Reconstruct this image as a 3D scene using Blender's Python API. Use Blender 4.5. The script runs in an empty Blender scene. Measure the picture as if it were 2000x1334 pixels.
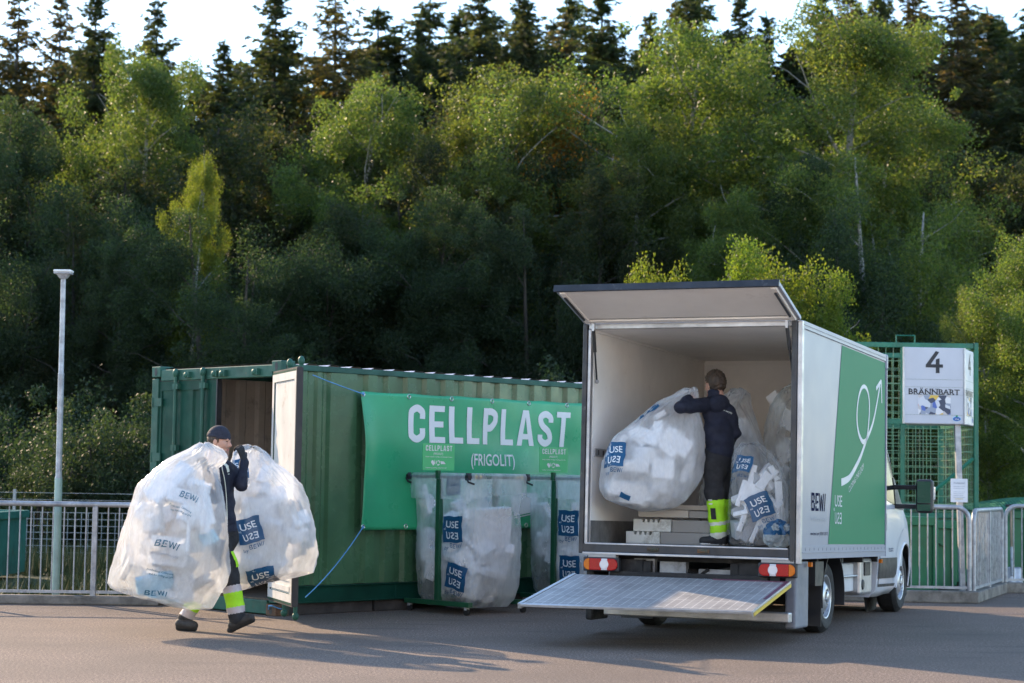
import bpy, bmesh, math, random
import numpy as np
from math import sin, cos, pi, radians
from mathutils import Matrix, Vector, Euler
from mathutils.bvhtree import BVHTree

SC = bpy.context.scene
# ------------------------------------------------------------------ camera
FPX = 3750.0                       # focal length in pixels of a 2000 px wide frame
CAMH = 1.44
_p = math.atan(265 / FPX)
_r = radians(0.9)
FWD = np.array([0, cos(_p), sin(_p)])
_u0 = np.array([0, -sin(_p), cos(_p)])
_r0 = np.array([1.0, 0, 0])
RGT = _r0 * cos(_r) + _u0 * sin(_r)
UPV = -_r0 * sin(_r) + _u0 * cos(_r)
CAMP = np.array([0, 0, CAMH])
cam_data = bpy.data.cameras.new('camera')
cam = bpy.data.objects.new('camera', cam_data)
SC.collection.objects.link(cam)
cam.matrix_world = Matrix(((RGT[0], UPV[0], -FWD[0], 0), (RGT[1], UPV[1], -FWD[1], 0),
                           (RGT[2], UPV[2], -FWD[2], CAMH), (0, 0, 0, 1)))
cam_data.sensor_width = 36
cam_data.lens = 36 * FPX / 2000
cam_data.clip_end = 3000
cam_data.dof.use_dof = True
cam_data.dof.focus_distance = 18.4
cam_data.dof.aperture_fstop = 2.2
SC.camera = cam
# ------------------------------------------------------------------ sky and sun
SUN_EL, SUN_AZ = 24.5, -40.5       # azimuth from +Y, negative to the left
world = bpy.data.worlds.new('World')
SC.world = world
world.use_nodes = True
wn = world.node_tree
bg = wn.nodes['Background']
sky = wn.nodes.new('ShaderNodeTexSky')
sky.sky_type = 'NISHITA'
sky.sun_disc = False
sky.sun_elevation = radians(SUN_EL)
sky.sun_rotation = radians(SUN_AZ)
sky.air_density = 0.9
sky.dust_density = 0.1
sky.ozone_density = 1.0
wn.links.new(sky.outputs[0], bg.inputs[0])
bg.inputs[1].default_value = 0.15
sun_data = bpy.data.lights.new('sun', 'SUN')
sun_data.energy = 2.6
sun_data.angle = radians(0.53)
sun_data.color = (1.0, 0.75, 0.49)
sun = bpy.data.objects.new('sun', sun_data)
SC.collection.objects.link(sun)
_sd = Vector((sin(radians(SUN_AZ)) * cos(radians(SUN_EL)), cos(radians(SUN_AZ)) * cos(radians(SUN_EL)), sin(radians(SUN_EL))))
sun.rotation_euler = _sd.to_track_quat('Z', 'Y').to_euler()
SC.view_settings.view_transform = 'Standard'
SC.view_settings.look = 'None'
SC.view_settings.gamma = 1
SC.view_settings.exposure = 1.88
SC.view_settings.use_curve_mapping = False
SC.render.engine = 'CYCLES'
SC.cycles.max_bounces = 9
SC.cycles.diffuse_bounces = 6
SC.cycles.glossy_bounces = 3
SC.cycles.transmission_bounces = 4
SC.cycles.transparent_max_bounces = 14
SC.cycles.caustics_reflective = False
SC.cycles.caustics_refractive = False
SC.cycles.sample_clamp_indirect = 4
SC.cycles.use_denoising = True
try:
    SC.cycles.denoiser = 'OPENIMAGEDENOISE'
except Exception:
    pass
COL = SC.collection


def at(px, py, Y):
    """point of the photograph's pixel (2000 px frame) at distance Y"""
    d = FWD + RGT * (px - 1000) / FPX + UPV * (667 - py) / FPX
    return CAMP + d * (Y / d[1])


def at_ground(px, py, z=0.0):
    d = FWD + RGT * (px - 1000) / FPX + UPV * (667 - py) / FPX
    return CAMP + d * ((z - CAMH) / d[2])


# ------------------------------------------------------------------ scene tree helpers
def tag(o, label=None, cat=None, group=None, kind=None):
    if label: o['label'] = label
    if cat: o['category'] = cat
    if group: o['group'] = group
    if kind: o['kind'] = kind
    return o


def thing(name, loc=(0, 0, 0), rot=None, label=None, cat=None, group=None):
    o = bpy.data.objects.new(name, None)
    o.empty_display_size = 0.1
    COL.objects.link(o)
    M = Matrix.Translation(Vector(loc))
    if rot is not None:
        M = M @ rot.to_4x4()
    o.matrix_world = M
    return tag(o, label, cat, group)


def np_mesh(name, verts, faces_flat, loop_tot, mi=None):
    me = bpy.data.meshes.new(name)
    verts = np.asarray(verts, np.float32)
    ff = np.asarray(faces_flat, np.int32)
    lt = np.asarray(loop_tot, np.int32)
    me.vertices.add(len(verts)); me.vertices.foreach_set('co', verts.ravel())
    me.loops.add(len(ff)); me.loops.foreach_set('vertex_index', ff)
    me.polygons.add(len(lt))
    st = np.zeros(len(lt), np.int32); st[1:] = np.cumsum(lt)[:-1]
    me.polygons.foreach_set('loop_start', st)
    me.polygons.foreach_set('loop_total', lt)
    if mi is not None:
        me.polygons.foreach_set('material_index', np.asarray(mi, np.int32))
    me.polygons.foreach_set('use_smooth', np.zeros(len(lt), bool))
    me.update(calc_edges=True)
    me.validate()
    return me


def link(name, me, mats, parent=None, smooth=None, bevel=0, seg=2):
    o = bpy.data.objects.new(name, me)
    COL.objects.link(o)
    if not isinstance(mats, (list, tuple)): mats = [mats]
    if not me.materials:
        for m in mats: me.materials.append(m)
    if parent is not None:
        o.parent = parent
    if smooth:
        me.polygons.foreach_set('use_smooth', np.ones(len(me.polygons), bool))
        if smooth < 179:
            me.set_sharp_from_angle(angle=radians(smooth))
    if bevel:
        b = o.modifiers.new('bevel', 'BEVEL')
        b.width = bevel; b.segments = seg; b.limit_method = 'ANGLE'; b.angle_limit = radians(40)
        if seg > 1: b.harden_normals = False
    return o


class MB:
    """collects simple shapes into ONE mesh"""
    def __init__(s, M=None): s.v = []; s.f = []; s.m = []; s.M = M
    def add(s, vs, fs, mi=0, M=None):
        n = len(s.v)
        M = M if M is not None else s.M
        for p in vs:
            p = Vector(p)
            s.v.append(tuple(M @ p) if M is not None else tuple(p))
        for f in fs:
            s.f.append([i + n for i in f]); s.m.append(mi)
        return s
    def box(s, x0, x1, y0, y1, z0, z1, mi=0, M=None):
        vs = [(x, y, z) for z in (z0, z1) for y in (y0, y1) for x in (x0, x1)]
        return s.add(vs, [(0, 2, 3, 1), (4, 5, 7, 6), (0, 1, 5, 4), (2, 6, 7, 3), (0, 4, 6, 2), (1, 3, 7, 5)], mi, M)
    def hexa(s, eight, mi=0):
        """bottom 4 (ccw from above) then top 4"""
        return s.add(eight, [(3, 2, 1, 0), (4, 5, 6, 7), (0, 1, 5, 4), (1, 2, 6, 5), (2, 3, 7, 6), (3, 0, 4, 7)], mi)
    def prism(s, poly, fn0, fn1, mi=0):
        n = len(poly)
        vs = [fn0(*p) for p in poly] + [fn1(*p) for p in poly]
        fs = [tuple(range(n - 1, -1, -1)), tuple(range(n, 2 * n))] + [(i, (i + 1) % n, n + (i + 1) % n, n + i) for i in range(n)]
        return s.add(vs, fs, mi)
    def tube(s, pts, r, n=8, mi=0, cap=True, closed=False):
        pts = [Vector(p) for p in pts]
        k = len(pts)
        rs = r if isinstance(r, (list, tuple)) else [r] * k
        vs = []; fs = []
        t0 = (pts[1] - pts[0]).normalized()
        a = t0.orthogonal().normalized()
        for i, p in enumerate(pts):
            if closed: t = (pts[(i + 1) % k] - pts[i - 1]).normalized()
            elif i == 0: t = t0
            elif i == k - 1: t = (pts[-1] - pts[-2]).normalized()
            else: t = ((pts[i + 1] - p).normalized() + (p - pts[i - 1]).normalized()).normalized()
            a = (a - t * a.dot(t))
            if a.length < 1e-6: a = t.orthogonal()
            a.normalize()
            b = t.cross(a)
            for j in range(n):
                th = 2 * pi * j / n
                vs.append(p + (a * cos(th) + b * sin(th)) * rs[i])
        for i in range(k if closed else k - 1):
            i2 = (i + 1) % k
            for j in range(n):
                fs.append((i * n + j, i * n + (j + 1) % n, i2 * n + (j + 1) % n, i2 * n + j))
        if cap and not closed:
            fs.append(tuple(range(n - 1, -1, -1))); fs.append(tuple((k - 1) * n + j for j in range(n)))
        return s.add(vs, fs, mi)
    def lathe(s, prof, M, n=32, mi=0, mis=None, close=False):
        vs = []; fs = []
        for (r, h) in prof:
            for j in range(n):
                th = 2 * pi * j / n
                vs.append(M @ Vector((r * cos(th), r * sin(th), h)))
        base = len(s.v)
        s.v += [tuple(v) for v in vs]
        k = len(prof)
        for i in range(k if close else k - 1):
            i2 = (i + 1) % k
            for j in range(n):
                s.f.append([base + i * n + j, base + i * n + (j + 1) % n, base + i2 * n + (j + 1) % n, base + i2 * n + j])
                s.m.append(mis[i] if mis else mi)
        return s
    def ball(s, c, r, M=None, n=12, mi=0):
        rx, ry, rz = r if isinstance(r, (tuple, list)) else (r, r, r)
        vs = [];fs = []
        h = n // 2
        for i in range(h + 1):
            ph = pi * i / h
            for j in range(n):
                th = 2 * pi * j / n
                vs.append((c[0] + rx * sin(ph) * cos(th), c[1] + ry * sin(ph) * sin(th), c[2] + rz * cos(ph)))
        for i in range(h):
            for j in range(n):
                fs.append((i * n + j, (i + 1) * n + j, (i + 1) * n + (j + 1) % n, i * n + (j + 1) % n))
        return s.add(vs, fs, mi, M)
    def build(s, name, mats, parent=None, smooth=None, bevel=0, seg=2):
        me = np_mesh(name, np.array(s.v, np.float32).reshape(-1, 3), [i for f in s.f for i in f], [len(f) for f in s.f], s.m)
        return link(name, me, mats, parent, smooth, bevel, seg)


def Rz(a): return Matrix.Rotation(a, 3, 'Z')
def copy_tree(o, loc=None, rot=None, scale=None, **tags):
    c = o.copy(); COL.objects.link(c)
    for ch in o.children:
        d = ch.copy(); COL.objects.link(d); d.parent = c
        for g in ch.children:
            e = g.copy(); COL.objects.link(e); e.parent = d
    if loc is not None: c.location = loc
    if rot is not None: c.rotation_euler = rot
    if scale is not None: c.scale = scale
    tag(c, **tags)
    return c


# ------------------------------------------------------------------ materials
class NT:
    def __init__(s, name):
        s.mat = bpy.data.materials.new(name); s.mat.use_nodes = True
        s.t = s.mat.node_tree
        s.b = s.t.nodes['Principled BSDF']; s.out = s.t.nodes['Material Output']
    def n(s, typ, **kw):
        x = s.t.nodes.new('ShaderNode' + typ)
        for k, v in kw.items():
            if k.startswith('i_'):
                x.inputs[k[2:].replace('_', ' ')].default_value = v
            else: setattr(x, k, v)
        return x
    def l(s, a, b): s.t.links.new(a, b)
    def obj(s): 
        return s.n('TexCoord').outputs['Object']
    def noise(s, scale, detail=4, rough=.55, vec=None, stretch=None):
        x = s.n('TexNoise'); x.inputs['Scale'].default_value = scale; x.inputs['Detail'].default_value = detail
        x.inputs['Roughness'].default_value = rough
        v = vec if vec is not None else s.obj()
        if stretch:
            m = s.n('Mapping'); m.inputs['Scale'].default_value = stretch; s.l(v, m.inputs[0]); v = m.outputs[0]
        s.l(v, x.inputs['Vector'])
        return x.outputs['Fac']
    def ramp(s, fac, stops):
        r = s.n('ValToRGB'); e = r.color_ramp.elements
        while len(e) < len(stops): e.new(0.5)
        for k, (p, c) in enumerate(stops):
            e[k].position = p; e[k].color = (c, c, c, 1) if isinstance(c, (int, float)) else (*c, 1)
        s.l(fac, r.inputs[0]); return r.outputs[0]
    def mix(s, fac, a, b, mode='MIX'):
        m = s.n('Mix', data_type='RGBA', blend_type=mode)
        for sock, val in ((m.inputs[0], fac), (m.inputs[6], a), (m.inputs[7], b)):
            if hasattr(val, 'links'): s.l(val, sock)
            elif isinstance(val, (int, float)): sock.default_value = val
            else: sock.default_value = (*val, 1)
        return m.outputs[2]
    def bump(s, h, strength, dist=0.01):
        b = s.n('Bump'); b.inputs['Strength'].default_value = strength; b.inputs['Distance'].default_value = dist
        s.l(h, b.inputs['Height']); s.l(b.outputs[0], s.b.inputs['Normal']); return b


def mat(name, col, rough=.6, metal=0.0, var=0.12, vscale=2.5, bump=0, bscale=60, dirt=None, spec=.5, coat=0, stretch=None, rvar=.1):
    k = NT(name)
    c2 = tuple(max(0, c * (1 - var * 1.6)) for c in col); c1 = tuple(min(1, c * (1 + var)) for c in col)
    nz = k.noise(vscale, 6, .65, stretch=stretch)
    c = k.ramp(nz, [(.3, c2), (.7, c1)])
    if dirt:
        dc, ds, lo, hi = dirt
        c = k.mix(k.ramp(k.noise(ds, 8, .7), [(lo, 0.0), (hi, 1.0)]), c, dc)
    k.l(c, k.b.inputs['Base Color'])
    k.b.inputs['Metallic'].default_value = metal
    k.b.inputs['Specular IOR Level'].default_value = spec
    if coat: k.b.inputs['Coat Weight'].default_value = coat; k.b.inputs['Coat Roughness'].default_value = .1
    if rvar:
        rr = k.ramp(k.noise(vscale * 3, 4), [(.3, max(.02, rough - rvar)), (.7, min(1, rough + rvar))])
        k.l(rr, k.b.inputs['Roughness'])
    else: k.b.inputs['Roughness'].default_value = rough
    if bump: k.bump(k.noise(bscale, 4), bump)
    return k.mat


# ------------------------------------------------------------------ lettering
_tc = {}
def text2d(s, bold=0.0):
    """triangulated outline of a word: verts (n,2) with cap height 1 and baseline 0, faces"""
    key = (s, bold)
    if key in _tc: return _tc[key]
    cu = bpy.data.curves.new('lettering', 'FONT')
    cu.body = s; cu.size = 1; cu.offset = bold; cu.resolution_u = 3
    o = bpy.data.objects.new('lettering', cu)
    COL.objects.link(o)
    bpy.context.view_layer.update()
    ev = o.evaluated_get(bpy.context.evaluated_depsgraph_get())
    me = ev.to_mesh()
    v = np.array([x.co[:2] for x in me.vertices]).reshape(-1, 2) / .73
    f = [tuple(p.vertices) for p in me.polygons]
    ev.to_mesh_clear()
    bpy.data.objects.remove(o); bpy.data.curves.remove(cu)
    _tc[key] = (v, f)
    return _tc[key]


def word(s, cx, cy, h, w=None, bold=0.0, rot=0.0, align='c', mirror=False, flip=False, slant=0):
    """2-D verts/faces of a word: cx, cy the middle of its baseline (or left end)"""
    v, f = text2d(s, bold)
    v = v.copy()
    lo, hi = v[:, 0].min(), v[:, 0].max()
    v[:, 0] -= lo
    W = hi - lo
    sx = (w / W) if w else h
    v[:, 0] *= sx; v[:, 1] *= h
    W *= sx
    if slant: v[:, 0] += v[:, 1] * slant
    if mirror: v[:, 0] = W - v[:, 0]; f = [tuple(reversed(x)) for x in f]
    if align == 'c': v[:, 0] -= W / 2
    if flip: v = -v
    c, sn = cos(rot), sin(rot)
    v = v @ np.array([[c, sn], [-sn, c]])
    return v + [cx, cy], f


def strokes(polys):
    """list of 2-D polygons -> verts, faces"""
    v = []; f = []
    for p in polys:
        f.append(tuple(range(len(v), len(v) + len(p)))); v += list(p)
    return np.array(v, float), f


def ribbon(pts, ws):
    """2-D ribbon along a smooth path"""
    p = np.array(pts, float); n = len(p)
    ws = np.interp(np.linspace(0, 1, n), np.linspace(0, 1, len(ws)), ws)
    t = np.gradient(p, axis=0); t /= np.linalg.norm(t, axis=1)[:, None]
    nn = np.stack([-t[:, 1], t[:, 0]], 1)
    a = p + nn * ws[:, None] / 2; b = p - nn * ws[:, None] / 2
    v = np.concatenate([a, b])
    f = [(i, n + i, n + i + 1, i + 1) for i in range(n - 1)]
    return v, f


def smooth_path(pts, k=6):
    p = np.array(pts, float); out = []
    for i in range(len(p) - 1):
        p0 = p[max(0, i - 1)]; p1 = p[i]; p2 = p[i + 1]; p3 = p[min(len(p) - 1, i + 2)]
        for t in np.linspace(0, 1, k, endpoint=False):
            out.append(.5 * (2 * p1 + (p2 - p0) * t + (2 * p0 - 5 * p1 + 4 * p2 - p3) * t * t + (3 * p1 - p0 - 3 * p2 + p3) * t ** 3))
    out.append(p[-1])
    return np.array(out)


def flat_part(name, items, fn, m, parent):
    """items: list of (verts2d, faces); fn maps (u, v) -> xyz; ONE flat part"""
    mb = MB()
    for v, f in items:
        mb.add([fn(a, b) for a, b in v], f)
    return mb.build(name, m, parent)


def usq(cx, cy, h, w, bold=.004):
    """the lower row of the logo: U S E, each letter turned about its upright"""
    c = w / 3.0
    return [word('U', cx - c, cy, h, w=c * .82, bold=bold), word('S', cx, cy, h, w=c * .80, bold=bold, mirror=True), word('E', cx + c * .95, cy, h, w=c * .74, bold=bold, mirror=True)]


def bewi(cx, cy, h, w, rot=0.0, mirror=False):
    """the cut-letter word: pieces of bold strokes"""
    P = []
    # B
    P += [[(0, 0), (.10, 0), (.10, 1), (0, 1)], [(.1, .84), (.36, .84), (.40, .92), (.36, 1), (.1, 1)], [(.30, .58), (.42, .64), (.45, .78), (.40, .92), (.30, .86)], [(.1, .44), (.34, .44), (.38, .52), (.34, .58), (.1, .58)],
          [(.1, 0), (.38, 0), (.44, .08), (.38, .15), (.1, .15)], [(.34, .15), (.44, .08), (.49, .25), (.44, .44), (.34, .44)]]
    # E with gaps
    P += [[(.60, .36), (.72, .36), (.72, 1), (.60, 1)], [(.72, .85), (1.02, .85), (1.02, 1), (.72, 1)], [(.80, .43), (.98, .43), (.98, .57), (.80, .57)], [(.72, 0), (1.02, 0), (1.02, .15), (.72, .15)], [(.60, 0), (.72, 0), (.72, .26), (.60, .26)]]
    # W
    P += [[(1.10, 1), (1.20, 1), (1.36, 0), (1.27, 0)], [(1.36, 0), (1.27, 0), (1.43, .9), (1.50, .9)], [(1.43, .9), (1.50, .9), (1.66, 0), (1.57, 0)], [(1.66, 0), (1.57, 0), (1.74, 1), (1.83, 1)]]
    # slanted I
    P += [[(1.84, 0), (1.93, 0), (2.10, 1), (2.01, 1)]]
    v, f = strokes(P)
    # every piece ccw
    v = v * [w / 2.10, h] - [w / 2, 0]
    if mirror: v = v * [-1, 1]
    c, s = cos(rot), sin(rot)
    return v @ np.array([[c, s], [-s, c]]) + [cx, cy], f

# ------------------------------------------------------------------ ground
def asphalt_mat():
    k = NT('asphalt')
    v = k.obj()
    fine = k.noise(48, 5, .9, v)
    mid = k.noise(9, 6, .7, v)
    big = k.noise(.55, 5, .6, v)
    c = k.ramp(fine, [(.38, (.042, .032, .026)), (.5, (.148, .109, .084)), (.61, (.46, .345, .272))])
    c = k.mix(k.ramp(mid, [(.35, 0.0), (.75, .3)]), c, (.168, .126, .098))
    c = k.mix(k.ramp(big, [(.40, 0.0), (.62, .5)]), c, (.115, .088, .068))
    # stains and tyre streaks
    st = k.noise(1.6, 5, .6, v, stretch=(.35, 1.6, 1))
    c = k.mix(k.ramp(st, [(.57, 0.0), (.70, .45)]), c, (.055, .050, .047))
    sp = k.n('TexVoronoi'); sp.inputs['Scale'].default_value = 3.1; k.l(v, sp.inputs['Vector'])
    c = k.mix(k.ramp(sp.outputs['Distance'], [(.035, .75), (.06, 0.0)]), c, (.045, .042, .04))
    k.l(c, k.b.inputs['Base Color'])
    k.b.inputs['Roughness'].default_value = .82
    k.b.inputs['Specular IOR Level'].default_value = .35
    k.bump(k.noise(80, 4, .85, v), .7, .012)
    return k.mat


M_asphalt = asphalt_mat()
M_soil = mat('forest_soil', (.035, .035, .018), .95, var=.5, vscale=.8, bump=.4, bscale=14)
M_grassbase = mat('rough_grass', (.045, .055, .018), .95, var=.5, vscale=1.2, bump=.6, bscale=25)
M_concrete = mat('concrete_kerb', (.23, .205, .175), .9, var=.3, vscale=5, bump=.3, bscale=50, dirt=((.07, .065, .05), 4, .5, .72))


M_bouncec = mat('bounce_concrete', (.45, .42, .385), .85, var=.2, vscale=.6)


def sheet(name, x0, x1, y0, y1, z, m, nx=1, ny=1):
    xs = np.linspace(x0, x1, nx + 1); ys = np.linspace(y0, y1, ny + 1)
    v = [(x, y, z) for y in ys for x in xs]
    f = [(j * (nx + 1) + i, j * (nx + 1) + i + 1, (j + 1) * (nx + 1) + i + 1, (j + 1) * (nx + 1) + i) for j in range(ny) for i in range(nx)]
    mb = MB().add(v, f)
    o = mb.build(name, m)
    return tag(o, kind='structure')


sheet('terrain', -900, 900, -600, 1600, -.012, M_soil)
sheet('yard_ground', -45, 45, -25, 31, 0, M_asphalt)
sheet('bounce_apron', -40, 40, -9.9, 12.2, .004, M_bouncec)  # unseen pale concrete added to throw sunlight up into the truck box
# unseen hall added behind the camera; its pale front bounces light into shaded sides
hall = thing('bounce_hall', (0, -10, 0), None, 'unseen pale hall added behind the viewer to bounce light into the shade', 'added building')
_h = MB().box(-26, 26, -12, 0, 0, 9.0)
for _i in range(130): _h.box(-26 + _i * .4, -25.85 + _i * .4, .001, .03, .3, 8.9)
_h.build('wall', mat('bounce_cladding', (.80, .78, .74), .6, var=.06, vscale=.5), hall)
MB().box(-26.3, 26.3, -12.3, .35, 9.001, 9.3).build('roof', mat('grey_roof', (.18, .18, .19), .7), hall)
for _x in (-16, -6, 5, 15): MB().box(_x - 2, _x + 2, .031, .06, 0, 4.2).build('gate', mat('grey_gate', (.42, .44, .46), .5) if _x < -10 else bpy.data.materials['grey_gate'], hall)
sheet('grass_bank', -45, -2.6, 20.95, 30.9, .006, M_grassbase)
sheet('grass_strip', -45, 45, 30.2, 36, .012, M_grassbase)


# ------------------------------------------------------------------ grass on the bank
def grass():
    rng = np.random.default_rng(5)
    n = 26000
    x = rng.uniform(-9, -2.6, n); y = rng.uniform(21.2, 34, n)
    keep = ~((np.abs(x + 6.6) < 1.0) & (y > 23) & (y < 26))
    x, y = x[keep], y[keep]; n = len(x)
    h = rng.uniform(.06, .26, n) * (1 + .8 * (y > 25)); a = rng.uniform(0, 2 * pi, n); w = rng.uniform(.006, .014, n)
    lean = rng.normal(0, .07, (n, 2))
    b = np.stack([x, y, np.full(n, .0)], 1); d = np.stack([np.cos(a), np.sin(a), 0 * a], 1) * w[:, None]
    t = b + np.concatenate([lean, h[:, None]], 1)
    v = np.stack([b - d, b + d, t], 1).reshape(-1, 3)
    me = np_mesh('grass', v, np.arange(3 * n), np.full(n, 3))
    k = NT('grass_blades')
    g = k.n('NewGeometry')
    c = k.ramp(g.outputs['Random Per Island'], [(0, (.03, .05, .012)), (.6, (.065, .085, .02)), (1, (.16, .13, .05))])
    k.l(c, k.b.inputs['Base Color']); k.b.inputs['Roughness'].default_value = .7
    o = link('grass', me, k.mat)
    tag(o, 'rough grass growing behind the grey railing on the left', 'grass', kind='stuff')
grass()
# ------------------------------------------------------------------ trees
def leaf_mat(name, cols, trans=.55, rough=.58, tcol=None):
    k = NT(name)
    g = k.n('NewGeometry')
    c = k.ramp(g.outputs['Random Per Island'], cols)
    oi = k.n('ObjectInfo')
    hs = k.n('HueSaturation')
    mr = k.n('MapRange'); mr.inputs[3].default_value = .485; mr.inputs[4].default_value = .515
    k.l(oi.outputs['Random'], mr.inputs[0]); k.l(mr.outputs[0], hs.inputs['Hue'])
    k.l(c, hs.inputs['Color'])
    c = hs.outputs[0]
    k.l(c, k.b.inputs['Base Color'])
    k.b.inputs['Roughness'].default_value = rough
    k.b.inputs['Specular IOR Level'].default_value = .28
    tr = k.n('BsdfTranslucent')
    tc = k.mix(1.0, c, tcol or (3.0, 2.6, .85), 'MULTIPLY')
    k.l(tc, tr.inputs[0])
    ms = k.n('MixShader'); ms.inputs[0].default_value = trans
    k.l(k.b.outputs[0], ms.inputs[1]); k.l(tr.outputs[0], ms.inputs[2])
    k.l(ms.outputs[0], k.out.inputs[0])
    return k.mat


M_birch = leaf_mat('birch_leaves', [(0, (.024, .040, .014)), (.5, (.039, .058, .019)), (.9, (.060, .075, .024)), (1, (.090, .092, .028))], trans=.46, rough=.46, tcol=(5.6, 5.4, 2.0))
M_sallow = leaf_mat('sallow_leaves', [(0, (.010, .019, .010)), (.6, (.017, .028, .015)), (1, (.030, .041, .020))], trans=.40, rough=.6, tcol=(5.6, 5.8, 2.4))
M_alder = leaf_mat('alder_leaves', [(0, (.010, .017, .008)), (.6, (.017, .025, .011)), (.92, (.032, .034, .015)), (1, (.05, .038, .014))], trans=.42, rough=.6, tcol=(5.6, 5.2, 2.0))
M_young = leaf_mat('young_birch_leaves', [(0, (.060, .090, .016)), (.6, (.085, .112, .020)), (1, (.12, .13, .028))], trans=.5, tcol=(2.9, 3.0, 1.0))
M_rust = leaf_mat('turning_leaves', [(0, (.05, .042, .012)), (.6, (.11, .06, .016)), (1, (.19, .08, .02))], tcol=(4.4, 4.0, 1.4))
M_needle = leaf_mat('spruce_needles', [(0, (.013, .022, .013)), (.6, (.022, .034, .017)), (1, (.040, .046, .020))], trans=.45, rough=.6, tcol=(5.0, 4.4, 1.8))
M_needle_dry = leaf_mat('dry_spruce_needles', [(0, (.019, .023, .013)), (.6, (.034, .037, .019)), (1, (.070, .055, .025))], trans=.45, rough=.6, tcol=(5.2, 4.4, 1.8))
M_bush = leaf_mat('bush_leaves', [(0, (.018, .030, .015)), (.6, (.030, .046, .021)), (1, (.046, .060, .026))], trans=.32, tcol=(2.6, 2.9, 1.4))
M_bark = mat('dark_bark', (.045, .036, .028), .95, var=.45, vscale=6, bump=.6, bscale=18, stretch=(1, 1, .25))
M_birchbark = mat('birch_bark', (.30, .28, .25), .85, var=.2, vscale=5, dirt=((.05, .045, .04), 7, .52, .62), stretch=None)


def leaf_cloud(cent, rad, cnt, size, rng, droop=.0, aspect=.55, flat=1.0):
    """pointed four-cornered leaves scattered round the cluster centres"""
    idx = np.repeat(np.arange(len(cent)), cnt)
    n = len(idx)
    g = rng.normal(0, 1, (n, 3))
    g *= (rng.uniform(.25, 1.0, n) ** .6 / np.maximum(np.linalg.norm(g, axis=1), 1e-6))[:, None] * 1.15
    el = rng.normal(0, 1, (len(cent), 3)) * np.array([1, 1, .8]); el[:, 2] -= .9 * droop
    el /= np.linalg.norm(el, axis=1)[:, None]
    g = g * .80 + el[idx] * rng.normal(.12, .48, n)[:, None]
    p = cent[idx] + g * rad[idx][:, None] * np.array([1, 1, flat])
    p[:, 2] -= droop * rng.random(n) * rad[idx]
    ax = rng.normal(0, 1, (n, 3)); ax[:, 2] -= .9 * droop + .35
    ax /= np.linalg.norm(ax, axis=1)[:, None]
    q = rng.normal(0, 1, (n, 3)); q -= ax * (q * ax).sum(1)[:, None]
    q /= np.linalg.norm(q, axis=1)[:, None]
    s = size * rng.uniform(.6, 1.3, n)[:, None]
    a = p - ax * s * .5; b = p + q * s * aspect * .5; c = p + ax * s * .5; d = p - q * s * aspect * .5
    return np.stack([a, b, c, d], 1).reshape(-1, 3)


def limb(p0, direc, length, r0, rng, k=6, gravity=-.1, wob=.18):
    pts = [np.array(p0, float)]; d = np.array(direc, float); d /= np.linalg.norm(d)
    for i in range(k):
        d = d + rng.normal(0, wob, 3) + np.array([0, 0, gravity])
        d /= np.linalg.norm(d)
        pts.append(pts[-1] + d * length / k)
    rs = [r0 * (1 - .85 * i / k) for i in range(k + 1)]
    return np.array(pts), rs


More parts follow.
